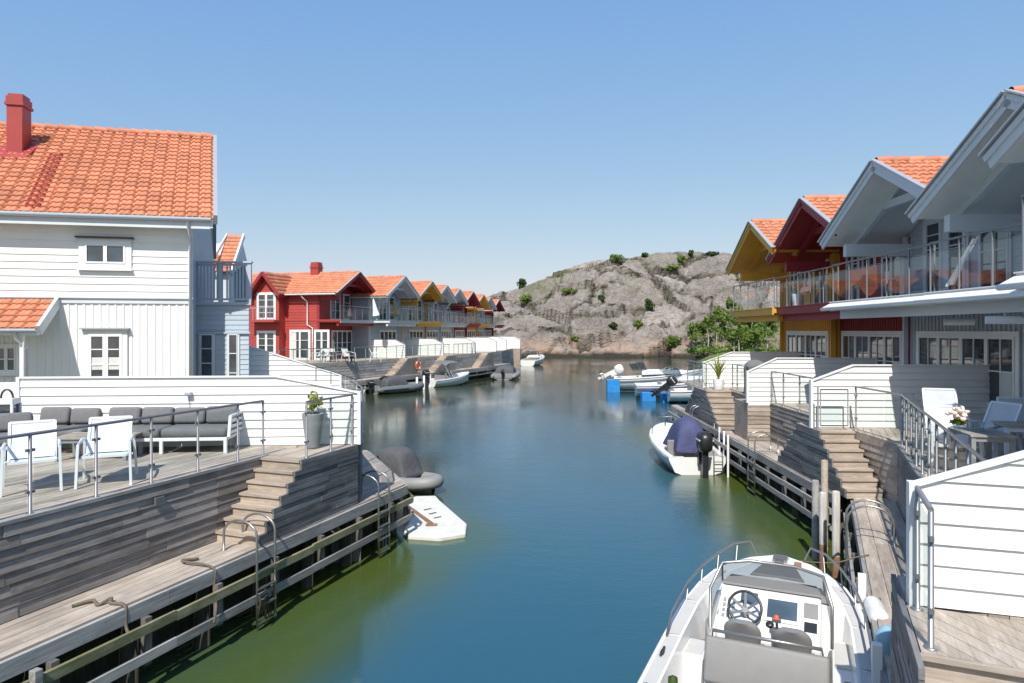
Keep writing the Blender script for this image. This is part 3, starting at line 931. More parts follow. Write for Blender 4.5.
def simple_boat(name, label, P, rz, Ln=5.2, bm=1.05, fb=.75, hullm='gel', group=None, zf=.3, cover=None, motor=True, tilt=0, wind=True, cuddy=False, cat='boat', mcol='blackpl', mp=0, ws=.5, ms=1., stripe=None, sladder=False):
    """planing dinghy/runabout, local +y towards the bow, origin on the water under the transom"""
    root = thing(name, label, cat, P, rz, group)
    T_ = [0, .12, .3, .5, .68, .82, .92, .975, 1.0]
    ys = [t * Ln for t in T_]
    hw = [bm * q for q in (.93, .97, 1, 1, .93, .76, .50, .25, .04)]
    zg = [fb * q for q in (.74, .75, .80, .89, 1.02, 1.15, 1.25, 1.31, 1.33)]
    hc = [q * .80 for q in hw]; hc[-1] = .01
    zc = [.08, .08, .09, .12, .2, .32, .48, .62, fb * 1.15]
    zk = [-.2, -.2, -.2, -.2, -.15, -.02, .2, .45, fb * 1.1]
    mb = MB(); hull_mesh(mb, ys, hw, zg, hc, zc, zk, .17, zf)
    mb.build('hull', M[hullm], root)
    mb = MB(); mb.tube([Vector((-hw[i] * 1.02, ys[i], zg[i] - .07)) for i in range(9)] + [Vector((hw[i] * 1.02, ys[i], zg[i] - .07)) for i in range(8, -1, -1)], .022, 6)
    mb.build('rub_rail', M['potgrey'], root)
    if cuddy:
        mb = MB()
        rows = []
        for t, wf, h in ((ws - .04, .84, .30), (ws + .12, .80, .28), (.78, .66, .20), (.93, .30, .06)):
            z = fb * (1.0 + .2 * (t - .4)); 
            rows.append([Vector((-bm * wf, t * Ln, z)), Vector((-bm * wf * .7, t * Ln, z + h)), Vector((0, t * Ln, z + h * 1.15)), Vector((bm * wf * .7, t * Ln, z + h)), Vector((bm * wf, t * Ln, z))])
        mb.grid(rows); mb.add(rows[0], [tuple(range(5))]); mb.add(rows[-1], [tuple(range(5))])
        mb.build('foredeck', M['gel'], root)
    if wind:
        z = fb * .98
        b0, b1 = (ws + .02) * Ln, (ws - .08) * Ln
        prof = [(-bm * .86, b1 - .5, 0), (-bm * .8, b1 + .15, 0), (-bm * .45, b0, 0), (bm * .45, b0, 0), (bm * .8, b1 + .15, 0), (bm * .86, b1 - .5, 0)]
        lo = [Vector((p[0], p[1], z + (.3 if cuddy else 0))) for p in prof]; hi = [Vector((p[0] * .88, p[1] - .28, z + .46 + (.46 if cuddy else 0))) for p in prof]
        hi[0].z -= .2; hi[-1].z -= .2
        mb = MB(); mb.grid([lo, hi], smooth=False); o = mb.build('windscreen', M['glassdark'], root)
        mb = MB(); mb.tube(hi, .016, 6); [mb.tube([lo[k], hi[k]], .012, 5) for k in range(6)]; mb.build('windscreen_frame', M['steel'], o)
    mb = MB(); mb.bx(-bm * .7, bm * .7, .28 * Ln, .38 * Ln, zf - .01, zf + .33); mb.bx(-bm * .7, bm * .7, .26 * Ln, .285 * Ln, zf, zf + .62)
    mb.build('seat', M['boatgrey'], root, .03)
    if cover:
        mb = MB(); rows = []
        for y, w_, z, wt in ((.13, .52, -.05, .48), (.14, .50, .45, .45), (.165, .48, .90, .38), (.24, .46, 1.04, .35), (.36, .47, 1.02, .35), (.42, .50, .85, .38), (.47, .55, .45, .42), (.52, .56, .10, .45), (.54, .54, -.02, .42)):
            z0 = fb * .92
            rows.append([Vector((-bm * w_ * 1.1, y * Ln, z0 - .12)), Vector((-bm * w_, y * Ln, z0 + z * .45)), Vector((-bm * wt, y * Ln, z0 + z * .9)), Vector((0, y * Ln, z0 + z)), Vector((bm * wt, y * Ln, z0 + z * .9)), Vector((bm * w_, y * Ln, z0 + z * .45)), Vector((bm * w_ * 1.1, y * Ln, z0 - .12))])
        mb.grid(rows); mb.add(rows[0], [tuple(range(7))]); mb.build('cover', M[cover], root, sub=1)
    mb = MB(); pts = [Vector((-hw[i] * .9, ys[i], zg[i] + q)) for i, q in ((4, 0), (5, .22), (6, .26), (7, .26))]
    pts += [Vector((-p.x, p.y, p.z)) for p in reversed(pts)]
    mb.tube(pts, .014, 6); mb.build('bow_rail', M['steel'], root)
    if sladder:
        mb = MB()
        for x in (.5, .78): mb.tube([(x, .05, .75), (x, -.06, .62), (x, -.09, -.2)], .018, 6)
        for z in (.0, .22, .44): mb.tube([(.5, -.085, z), (.78, -.085, z)], .014, 6)
        mb.build('stern_ladder', M['steel'], root)
        for s in (-1, 1):
            mb = MB(); mb.bx(min(s * .35, s * .85), max(s * .35, s * .85), .12, .5, zf, .52); mb.build('stern_locker', M['gel'], root, .03)
    if stripe:
        mb = MB()
        for s in (-1, 1):
            mb.grid([[Vector((s * (hw[i] * 1.012 + .006), ys[i], zg[i] - .20)), Vector((s * (hw[i] * .99 + .008), ys[i], zg[i] - .30))] for i in range(8)])
        mb.build('stripe', M[stripe], root)
    if motor:
        outboard(root, (mp, -.02, .42 if ms < 1.2 else fb - .25), tilt, ms, mcol)
    return root

def rib_boat(name, label, P, rz, Ln=4.2, bm=.85, rt_=.24, m='ribgrey', group=None, cover=True, motor=True, tilt=0):
    root = thing(name, label, 'boat', P, rz, group)
    pts = []; rs = []
    path = [(-bm, -.25, .30, .10), (-bm, -.02, .31, .19), (-bm, .4, .31, rt_), (-bm, Ln * .55, .33, rt_), (-bm * .92, Ln * .72, .35, rt_), (-bm * .66, Ln * .88, .39, rt_ * .96), (-bm * .25, Ln * .98, .42, rt_ * .92)]
    pts = [Vector(p[:3]) for p in path]; rs = [p[3] for p in path]
    pts += [Vector((-p.x, p.y, p.z)) for p in reversed(pts)]; rs += list(reversed(rs))
    mb = MB(); mb.tube(pts, rs, 16); mb.build('buoyancy_tube', M[m], root, sub=1)
    mb = MB(); rows = []
    for y, w_, z, k in ((0, bm * .95, .22, -.12), (Ln * .5, bm * .95, .22, -.14), (Ln * .78, bm * .7, .24, -.1), (Ln * .93, bm * .2, .3, .05)):
        rows.append([Vector((-w_, y, z)), Vector((-w_ * .7, y, z * .3)), Vector((0, y, k)), Vector((w_ * .7, y, z * .3)), Vector((w_, y, z))])
    mb.grid(rows); mb.grid([[r[0], r[-1]] for r in rows]); mb.add(rows[0], [tuple(range(5))]); mb.bx(-bm * .9, bm * .9, 0, .06, .1, .62)
    mb.build('hull', M['potgrey'], root)
    mb = MB(); 
    for s in (-1, 1):
        mb.tube([Vector((s * (bm + rt_ * .97), y, z)) for y, z in ((.1, .31), (Ln * .55, .33))], .03, 6)
        for y in (.18 * Ln, .34 * Ln, .5 * Ln): mb.tube([Vector((s * (bm + .02), y - .15, .32 + rt_)), Vector((s * bm, y, .38 + rt_)), Vector((s * (bm + .02), y + .15, .32 + rt_))], .014, 5)
    mb.build('strake', M['blackpl'], root)
    if cover:
        mb = MB(); rows = []
        for y, w_, z, wt in ((.14, .92, .02, .88), (.15, .90, .42, .84), (.175, .88, .72, .80), (.26, .86, .80, .78), (.44, .84, .82, .76), (.54, .84, .76, .76), (.575, .86, .48, .78), (.60, .9, .24, .8), (.64, .86, .03, .8)):
            z0 = .5
            rows.append([Vector((-bm * w_ * 1.05, y * Ln, z0 - .05)), Vector((-bm * w_, y * Ln, z0 + z * .5)), Vector((-bm * wt, y * Ln, z0 + z * .93)), Vector((0, y * Ln, z0 + z)), Vector((bm * wt, y * Ln, z0 + z * .93)), Vector((bm * w_, y * Ln, z0 + z * .5)), Vector((bm * w_ * 1.05, y * Ln, z0 - .05))])
        mb.grid(rows); mb.add(rows[0], [tuple(range(7))]); mb.add(rows[-1], [tuple(range(7))]); mb.build('cover', M['coverdark'], root, sub=1)
    if motor:
        outboard(root, (0, -.03, .38), tilt, .95)
    return root

# ---------------------------------------------------------------- gabled row house
def row_house(name, label, P, rz, wd, body, soffit, trim, apex, deep=8.5, over=2.0, group=None, up=None, low=None, lowbody=None, fine=True, rail=True, chim=None, tilesub=6, rise=None, slab='metalgrey', railcol=None, bh=.17, foot=0., bd=None, tuck=0):
    """local +y out to the canal, facade at y = 0, floor z = 0, canal gable with balcony under it"""
    root = thing(name, label, 'house', P, rz, group)
    hs = wd / 2 - .012
    hb = (bd or wd) / 2 - .012
    rise = rise or apex * .262
    ez = apex - rise
    pit = math.atan2(rise, hs)
    roofz = lambda x: apex - rise * abs(x) / hs
    wz = .22  # roof build-up
    lowbody = lowbody or body
    # walls
    body_poly = [(-hb + .02, foot), (hb - .02, foot), (hb - .02, roofz(hb - .02) - wz), (0, apex - wz), (-hb + .02, roofz(hb - .02) - wz)]
    Mf = lambda s, z, n: Vector((s, n, z))
    mb = MB()
    mb.mprism(Mf, body_poly, -.05, -deep)
    lower = clip(body_poly, 1, 2.8, False); upper = clip(body_poly, 1, 3.1, True)
    clap(mb, Mf, upper, bh, .008, .028, -.045, tv=.5)
    mb.build('wall', M[body], root)
    mb = MB()
    if fine: batten(mb, Mf, lower, .16, .04)
    else: clap(mb, Mf, lower, bh, .008, .028, -.045)
    mb.build('lower_wall', M[lowbody], root)
    # roof: build-up, tiles, bargeboards, ridge
    mb = MB(); tl = MB()
    for s in (-1, 1):
        hk = hb - .012 if s == tuck else hs; zk_ = roofz(hk)
        e = Vector((s * hk, 0, zk_)); rg = Vector((0, 0, apex))
        dn = Vector((s * math.sin(pit), 0, math.cos(pit)))
        lo, hi = -dn * .17, -dn * .05
        prof = [rg + Vector((0, 0, -.17 / math.cos(pit))), e + lo, e + hi, rg + Vector((0, 0, -.05 / math.cos(pit)))]
        vs = [p + Vector((0, over - .06, 0)) for p in prof] + [p + Vector((0, -deep - .3, 0)) for p in prof]
        mb.add(vs, [(0, 1, 2, 3), (4, 5, 6, 7), (0, 1, 5, 4), (1, 2, 6, 5), (2, 3, 7, 6), (3, 0, 4, 7)], .5 + .15 * s)
        tiles(tl, e + Vector((0, over - .05, 0)), e + Vector((0, -deep - .3, 0)), rg + Vector((0, -deep - .3, 0)), rg + Vector((0, over - .05, 0)), .36, .36, tilesub)
    mb.build('soffit', M[soffit], root)
    k = over - .05
    while k > -deep - .3:
        tl.tube([Vector((0, k, apex + .02)), Vector((0, k - .4, apex + .05))], .10, 8, rt(), cap=False); k -= .38
    tl.build('roof', M['tile'], root)
    for s in (-1, 1):
        mb = MB()
        hk = hb - .012 if s == tuck else hs
        A_ = Vector((0, over, apex)); B_ = Vector((s * hk, over, roofz(hk)))
        dv = (B_ - A_).normalized(); nn = Vector((s * math.sin(pit), 0, math.cos(pit)))
        mb.beam(A_ - nn * .11 - Vector((0, .005, 0)), B_ - nn * .11 + dv * .06 - Vector((0, .005, 0)), .05, .24, up=nn)
        b_ = mb.build('bargeboard', M[trim], root)
        mb = MB(); mb.beam(A_ + nn * .055 + Vector((0, .03, 0)), B_ + nn * .055 + dv * .1 + Vector((0, .03, 0)), .13, .03, up=nn)
        mb.build('flashing', M['metalgrey'], b_)
        mb = MB(); mb.beam(A_ - nn * .035 + Vector((0, .035, 0)), B_ - nn * .035 + dv * .08 + Vector((0, .035, 0)), .03, .10, up=nn); mb.build('edge_trim', M[trim], b_)
        # rafters, collar and side beam carrying the overhang
        mb = MB()
        mb.beam(Vector((s * .05, over * .62, apex - .34)), Vector((s * (hk - .12), over * .62, roofz(hk) - .17)), .14, .22, up=nn)
        mb.build('rafter', M[trim], root)
        if s == tuck: continue
        mb = MB()
        mb.bx(min(s * (hb - .05), s * (hb - .25)), max(s * (hb - .05), s * (hb - .25)), .03, over * .85, ez - .52, ez - .17)
        mb.build('side_beam', M[trim], root)
    mb = MB(); wv = hs * .52
    mb.beam(Vector((-wv, over * .62 - .01, apex - rise * .56)), Vector((wv, over * .62 - .01, apex - rise * .56)), .12, .2)
    mb.build('collar_beam', M[trim], root)
    # balcony
    mb = MB(); mb.bx(-hb, hb, .03, over - .04, 2.9, 3.06); mb.build('balcony_floor', M[trim], root)
    mb = MB(); mb.bx(-hb, hb, over - .037, over + .02, 2.84, 3.08); mb.bx(-hb, hb, over - .037, over + .06, 3.082, 3.105); mb.build('balcony_fascia', M[slab], root)
    if slab == 'whitetrim':
        mb = MB(); vs = [(-hb, over - .03, 3.09), (hb, over - .03, 3.09), (hb, over + .26, 2.93), (-hb, over + .26, 2.93)]; mb.add(vs + [(v[0], v[1], v[2] - .05) for v in vs], MB.BOXF)
        mb.tube([(-hb, over + .26, 2.89), (hb, over + .26, 2.89)], .045, 8); mb.build('balcony_drip', M['whitetrim'], root)
    mb = MB(); mb.bx(-hb + .1, hb - .1, over - .40, over - .22, 2.62, 2.897); mb.build('balcony_beam', M[trim], root)
    for s in (-1, 1):
        mb = MB(); mb.bx(s * hb - .07 if s > 0 else s * hb, s * hb if s > 0 else s * hb + .07, .0, .18, foot, roofz(hb) - .25); mb.build('corner_board', M[trim], root)
    if rail:
        y = over - .06
        mb = MB(); mb.tube([(-hb, y, 4.15), (hb, y, 4.15)], .024, 8)
        mb.tube([(-hb, y, 3.95), (hb, y, 3.95)], .008, 5)
        hr = mb.build('balcony_handrail', M['steel'], root)
        n = 4 if wd < 5.6 else 5
        for i in range(n + 1):
            x = -hb + .03 + (2 * hb - .06) * i / n
            mb = MB(); mb.tube([(x, y, 3.1), (x, y, 4.14)], .02, 6); mb.build('balcony_post', M['steel'], root)
            if i < n:
                x2 = -hb + .03 + (2 * hb - .06) * (i + 1) / n
                mb = MB(); mb.add([(x + .04, y, 3.17), (x2 - .04, y, 3.17), (x2 - .04, y, 3.93), (x + .04, y, 3.93)], [(0, 1, 2, 3)]); mb.build('balcony_glass', M['glass'], root)
    for (a, b, z0, z1, c, r, kw) in (up or []) + (low or []):
        window(root, Mf, a, b, z0, z1, c, r, **kw)
    if chim:
        cx, cy, w_, h_ = chim
        mb = MB(); mb.bx(cx - w_ / 2, cx + w_ / 2, cy - w_ / 2, cy + w_ / 2, apex - 1.2, apex + h_)
        c_ = mb.build('chimney', M['chimred'], root)
        mb = MB(); mb.bx(cx - w_ / 2 - .06, cx + w_ / 2 + .06, cy - w_ / 2 - .06, cy + w_ / 2 + .06, apex + h_ - .3, apex + h_ - .22); mb.bx(cx - w_ / 2 + .03, cx + w_ / 2 - .03, cy - w_ / 2 + .03, cy + w_ / 2 - .03, apex + h_, apex + h_ + .16); mb.build('chimney_cap', M['chimred'], c_)
    return root

# ---------------------------------------------------------------- furniture
def cushion(par, name, x0, x1, y0, y1, z0, z1, m='cushion', rx=0, b=.06):
    mb = MB(); c = Vector(((x0 + x1) / 2, (y0 + y1) / 2, z0))
    mb.bx(x0 - c.x, x1 - c.x, y0 - c.y, y1 - c.y, 0, z1 - z0)
    o = mb.build(name, M[m], par, b, 3); o.location = c; o.rotation_euler = (rx, 0, 0)
    for p in o.data.polygons: p.use_smooth = True
    return o

def sofa(P, rz, Ln, label, ncush, arm=True, group='terrace sofas by the white fence'):
    """local y points to the back"""
    r = thing('garden_sofa', label, 'sofa', P, rz, group)
    mb = MB()
    for z in (.24,):
        mb.bx(-Ln / 2, Ln / 2, -.42, -.38, z, z + .06); mb.bx(-Ln / 2, Ln / 2, .38, .42, z, z + .06)
        mb.bx(-Ln / 2, -Ln / 2 + .05, -.38, .38, z, z + .06); mb.bx(Ln / 2 - .05, Ln / 2, -.38, .38, z, z + .06)
    mb.bx(-Ln / 2, Ln / 2, .42, .46, .3, .72)
    mb.build('frame', M['chairwhite'], r, .006)
    for x in (-Ln / 2, 0, Ln / 2 - .06):
        for y in (-.42, .36):
            mb = MB(); mb.bx(x, x + .06, y, y + .06, 0, .24); mb.build('leg', M['chairwhite'], r, .006)
    if arm:
        mb = MB()
        x = Ln / 2
        mb.beam((x + .02, -.36, .3), (x + .02, -.26, .68), .045, .05, up=(1, 0, 0)); mb.beam((x + .02, .44, .3), (x + .02, .44, .70), .045, .05, up=(1, 0, 0))
        for q in range(4): mb.beam((x + .02, -.34 + q * .025, .36 + q * .105), (x + .02, .44, .36 + q * .105), .035, .04)
        mb.build('armrest', M['chairwhite'], r)
    for i in range(2):
        a = -Ln / 2 + i * Ln / 2
        cushion(r, 'seat_cushion', a + .01, a + Ln / 2 - .01, -.42, .40, .305, .47)
    for i in range(ncush):
        a = -Ln / 2 + i * Ln / ncush
        cushion(r, 'back_cushion', a + .01, a + Ln / ncush - .01, .16, .36, .475, .79 + RN.uniform(-.025, .025), rx=rad(-12) + RN.uniform(-.04, .04))
    return r

def deck_chair(P, rz, label, fm='chairwhite', sm='mesh', group='sling chairs on the terraces', high=.95):
    """armchair with a fabric back, local y points to the back"""
    r = thing('sling_chair', label, 'chair', P, rz, group)
    w_ = .28
    mb = MB(); lean = .38
    bt = Vector((0, .28 + lean * .55, high)); sb = Vector((0, .18, .40)); sf = Vector((0, -.30, .44))
    for s in (-1, 1):
        mb.beam(sb + Vector((s * w_, 0, -.03)), bt + Vector((s * w_, 0, 0)), .035, .035, up=(1, 0, 0)); mb.beam(sf + Vector((s * w_, 0, 0)), sb + Vector((s * w_, 0, 0)), .035, .035)
        mb.tube([Vector((s * (w_ + .05), -.32, .62)), Vector((s * (w_ + .05), .0, .66)), Vector((s * (w_ + .05), .33, .64))], .022, 6)
    mb.beam(bt - Vector((w_, 0, 0)), bt + Vector((w_, 0, 0)), .035, .035); mb.beam(sf - Vector((w_, 0, 0)), sf + Vector((w_, 0, 0)), .035, .035)
    mb.beam(sb - Vector((w_ + .05, 0, .02)), sb + Vector((w_ + .05, 0, -.02)), .03, .03)
    mb.build('frame', M[fm], r)
    for s in (-1, 1):
        mb = MB(); mb.beam((s * (w_ + .05), -.32, .63), (s * (w_ + .07), -.36, 0), .045, .035, up=(1, 0, 0)); mb.build('leg', M[fm], r)
        mb = MB(); mb.beam((s * (w_ + .05), .30, .64), (s * (w_ + .08), .44, 0), .045, .035, up=(1, 0, 0)); mb.build('leg', M[fm], r)
    mb = MB(); mb.grid([[sf + Vector((-w_, 0, .015)), sf + Vector((w_, 0, .015))], [(sf + sb) / 2 + Vector((-w_, 0, -.01)), (sf + sb) / 2 + Vector((w_, 0, -.01))], [sb + Vector((-w_, 0, .015)), sb + Vector((w_, 0, .015))]]); mb.build('seat', M[sm], r)
    mb = MB(); mb.grid([[sb + Vector((-w_, -.01, .03)), sb + Vector((w_, -.01, .03))], [(bt + sb) / 2 + Vector((-w_, .015, 0)), (bt + sb) / 2 + Vector((w_, .015, 0))], [bt + Vector((-w_, -.01, -.02)), bt + Vector((w_, -.01, -.02))]]); mb.build('backrest', M[sm], r)
    return r

def table(P, rz, lx, ly, h, label, fm='potgrey', tm='deckx', group=None, name='terrace_table'):
    r = thing(name, label, 'table', P, rz, group)
    mb = MB()
    n = max(3, round(ly / .12))
    for i in range(n): mb.bx(-lx / 2, lx / 2, -ly / 2 + ly * i / n, -ly / 2 + ly * (i + 1) / n - .008, h - .03, h, rt())
    mb.build('tabletop', M[tm], r)
    mb = MB(); mb.bx(-lx / 2 + .03, lx / 2 - .03, -ly / 2 + .03, -ly / 2 + .07, h - .1, h - .032); mb.bx(-lx / 2 + .03, lx / 2 - .03, ly / 2 - .07, ly / 2 - .03, h - .1, h - .032); mb.build('apron', M[fm], r)
    for sx in (-1, 1):
        for sy in (-1, 1):
            mb = MB(); cx, cy = sx * (lx / 2 - .05), sy * (ly / 2 - .05); mb.bx(cx - .03, cx + .03, cy - .03, cy + .03, 0, h - .032); mb.build('leg', M[fm], r)
    return r

def pot_plant(P, label, h=.62, rtop=.2, rbot=.13, pm='potgrey', kind='bush', ph=.35, group=None, seed=1, lm='leafpot'):
    r = thing('potted_plant', label, 'planter', P, 0, group)
    mb = MB(); mb.lathe([(0, 0), (rbot, 0), (rbot * 1.08, .05 * h), ((rtop + rbot) / 2 * 1.06, h * .55), (rtop, h * .97), (rtop, h), (rtop - .025, h), (rtop - .03, h - .06), (0, h - .06)], n=20)
    mb.build('pot', M[pm], r)
    mb = MB(); q = random.Random(seed)
    if kind == 'bush':
        leaves(mb, (0, 0, h + ph * .42), rtop * .95, rtop * .95, ph * .55, 190, .045, seed, 6)
    else:
        for k in range(22):
            a = q.uniform(0, 6.28); ln = ph * q.uniform(.7, 1.15); out = q.uniform(.15, .75)
            d = Vector((math.cos(a), math.sin(a), 0)); s_ = Vector((-d.y, d.x, 0)) * .028
            p = [Vector((0, 0, h - .05)) + d * (ln * out * t ** 1.6) + Vector((0, 0, ln * (t - .35 * out * t * t))) for t in (0, .3, .6, .85, 1)]
            ww = (.6, 1, .9, .5, .05)
            mb.grid([[x - s_ * w1, x + s_ * w1] for x, w1 in zip(p, ww)], tint=q.random())
    mb.build('foliage', M[lm], r)
    mb = MB(); mb.tube([(0, 0, h - .07), (0, 0, h + ph * .4)], .012, 5); mb.build('stem', M['branch'], r)
    return r

def rope(fr, pts, label, r=.016):
    root = tagged = None
    mb = MB()
    P = [Vector(fr.w(*p)) for p in pts]; o0 = P[0].copy()
    Q = []
    for i in range(len(P) - 1):
        p0, p1, p2, p3 = P[max(i - 1, 0)], P[i], P[i + 1], P[min(i + 2, len(P) - 1)]
        for k in range(6):
            t = k / 6
            Q.append(.5 * ((2 * p1) + (p2 - p0) * t + (2 * p0 - 5 * p1 + 4 * p2 - p3) * t * t + (3 * p1 - p0 - 3 * p2 + p3) * t ** 3))
    P = Q + [P[-1]]
    mb.tube([p - o0 for p in P], r, 6)
    o = mb.build('mooring_rope', M['rope']); o.location = o0
    return tag(o, label, 'rope', 'mooring ropes on the docks')

def dock(name, label, fr, polys, edge, zt, side, ax=1, pl=.145, postgap=1.25, group='timber docks along the canal', drop=(.36, .72), mats=('deck', 'beam', 'mossbeam', 'pile')):
    """boardwalk: polys of decking in frame coords, edge = [(x,y),...] water edge polyline; side +1 water at +x"""
    root = thing(name, label, 'dock', fr.w(edge[0][0], edge[0][1], 0), fr.rz, group)
    ox, oy = edge[0]
    for p in polys:
        mb = MB(); planks(mb, [(a - ox, b - oy) for a, b in p], 0 if ax == 1 else 1, pl, zt); mb.build('decking', M[mats[0]], root)
    mb = MB(); fd = MB(); ps = MB()
    E = [Vector((a - ox, b - oy, 0)) for a, b in edge]
    for a, b in zip(E, E[1:]):
        d = (b - a); ln = d.length; d.normalize()
        o = Vector((d.y, -d.x, 0)) * (1 if (Vector((d.y, -d.x, 0)).x * side > 0) else -1)
        x = 0
        while x < ln - .05:
            e = min(ln, x + RN.uniform(2.2, 4.2))
            if ln - e < .6: e = ln
            p, q = a + d * x, a + d * (e - .006)
            mb.beam(p + o * .03 + Vector((0, 0, zt - .13)), q + o * .03 + Vector((0, 0, zt - .13)), .06, .2, tint=rt())
            for ki, dz in enumerate(drop):
                j = RN.uniform(-.012, .012)
                fd.beam(p + o * .17 + Vector((0, 0, zt - dz + j)), q + o * .17 + Vector((0, 0, zt - dz + j)), .05, .125, tint=rt(), mat=ki)
            x = e
        x = .4
        while x < ln:
            p = a + d * x
            st = MB(); st.beam(p + o * .10 + Vector((0, 0, zt - drop[-1] - .12)), p + o * .10 + Vector((0, 0, zt - .235)), .10, .085, up=tuple(o), tint=rt()); st.build('fender_stud', M['pilegrey'], root)
            pp = p - o * .22
            t = MB(); t.tube([pp + Vector((0, 0, -1.)), pp + Vector((0, 0, zt - .08))], .12, 8); t.build('pile', M[mats[3]], root)
            x += postgap
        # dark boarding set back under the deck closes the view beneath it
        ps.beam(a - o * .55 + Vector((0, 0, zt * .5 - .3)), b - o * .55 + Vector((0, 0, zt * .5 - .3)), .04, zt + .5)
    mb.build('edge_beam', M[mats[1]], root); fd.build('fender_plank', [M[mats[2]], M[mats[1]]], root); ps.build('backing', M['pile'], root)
    return root
# ================================================================ west side close by: terrace, dock, stairs
fence_n = Vector((.85, .525))            # direction of the white fence inside frame FT (towards the canal)
def along(s): return (.87 - .914 * s, 6.3 - .408 * s)
root = thing('wooden_terrace', 'raised grey timber terrace with sofas and steps down to the dock', 'terrace', FT.w(0, 0, 0), FT.rz, 'raised timber terraces')
mb = MB()
planks(mb, [(-.012, -8), (-.012, 4.62), (-.012, 5.5), along(1.2), along(9.5), (-7.3, -8)], 0, .145, TZ, .03)
planks(mb, [(-.008, 4.70), (.86, 4.70), (.86, 6.26), along(1.0)], 0, .145, TZ, .03)
mb.build('decking', M['deck'], root)
mb = MB()
clap(mb, lambda s, z, n: Vector((n, s, z)), [(-8, DZ + .005), (3.42, DZ + .005), (3.42, TZ - .035), (-8, TZ - .035)], .152, .002, .022, -.04, seg=2.6, jit=.010, gap=.009)
clap(mb, lambda s, z, n: Vector((n, s, z)), [(3.42, DZ + .005), (4.69, DZ + .005), (4.69, TZ - .035), (3.42, TZ - .035)], .152, .002, .022, -.04, seg=2.6, jit=.010, gap=.009)
mb.build('retaining_wall', M['wall_y'], root)
mb = MB()
rs, ts, ns = 1.2 / 7, .18, 7
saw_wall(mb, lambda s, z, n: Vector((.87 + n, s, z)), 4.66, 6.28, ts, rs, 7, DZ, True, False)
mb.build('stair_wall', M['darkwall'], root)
mb = MB(); mb.bx(-.05, .03, -8, 4.66, TZ - .034, TZ + .012); mb.build('edge_trim', M['beam'], root)
mb = MB(); stairs(mb, .03, .85, 4.66 - ts * 7, ts, DZ, rs, 7); mb.build('stair', M['stairwood'], root)
mb = MB(); mb.bx(.02, .06, 2.15, 2.32, DZ + .88, DZ + 1.0); mb.build('wall_light', M['steel'], root, .008)
d1 = dock('timber_dock', 'long grey timber dock below the sofa terrace with algae stained fender planks', FT,
     [[(.035, -8), (.9, -8), (.9, 3.40), (.035, 3.40)], [(.90, 6.3), (.9, 8.2), (-2.3, 11.7), (-3.3, 11.2), (-.3, 7.5), (.5, 6.3)]],
     [(.9, -8), (.9, 8.2), (-2.3, 11.7)], DZ, 1)
mb = MB(); mb.bx(.865 - .9, .9 - .9, 3.40 + 8, 6.3 + 8, DZ - .03, DZ); mb.build('edge_board', M['beam'], d1)
railing(FT, [(-.06, .38 + .9 * k) for k in range(-4, 5)] + [(-.06, 4.62)], TZ, 'long steel and glass railing along the sofa terrace edge', group='steel and glass railings')
railing(FT, [(.80, 4.74), (.80, 5.48), (.80, 6.2)], TZ, 'short steel and glass railing beside the grey planter above the steps', group='steel and glass railings')
# white fence behind the sofas
P = FT.w(.87, 6.3, TZ); fr_rz = rad(4.5)
screen_fence(P, fr_rz, [(-6.45, .01), (0, .01), (0, 1.03), (-1.6, 1.36), (-6.45, 1.36)], 'long white boarded fence behind the grey sofas', bh=.165)
# little white lantern box by the fence end
s_, z_ = hit(6, 420, P, fr_rz)
lp = at(7, 409, 12.6)
r = thing('garden_lantern', 'small white lantern box with dark handle by the end of the white fence', 'lantern', (lp.x, lp.y, TZ), .2)
hh = lp.z - TZ + .2
mb = MB(); mb.bx(-.16, .16, -.16, .16, 0, .06); mb.bx(-.16, .16, -.16, .16, hh - .1, hh)
for sx in (-1, 1):
    for sy in (-1, 1): mb.bx(sx * .15 - .02, sx * .15 + .02, sy * .15 - .02, sy * .15 + .02, .06, hh - .1)
mb.build('body', M['chairwhite'], r); mb = MB(); mb.bx(-.13, .13, -.13, .13, .07, hh - .11); mb.build('pane', M['paneblue'], r)
mb = MB(); mb.tube([(.1 * math.cos(a), 0, hh + .16 * math.sin(a)) for a in [math.pi * k / 8 for k in range(9)]], .018, 6); mb.build('handle', M['blackpl'], r)
# spotlight on the fence
s_, z_ = hit(190, 393, P, fr_rz)
fp = Vector((P[0] + s_ * math.cos(fr_rz), P[1] + s_ * math.sin(fr_rz), z_))
r = thing('wall_spotlight', 'small grey spotlight on the white fence above the sofa', 'light', fp + Vector((.01, -.045, 0)), fr_rz)
mb = MB(); mb.bx(-.06, .06, -.10, 0, -.03, .03); mb.build('housing', M['metalgrey'], r, .008)
mb = MB(); mb.tube([(0, -.012, -.04), (0, -.012, -.55)], .006, 5); mb.build('cable', M['metalgrey'], r)
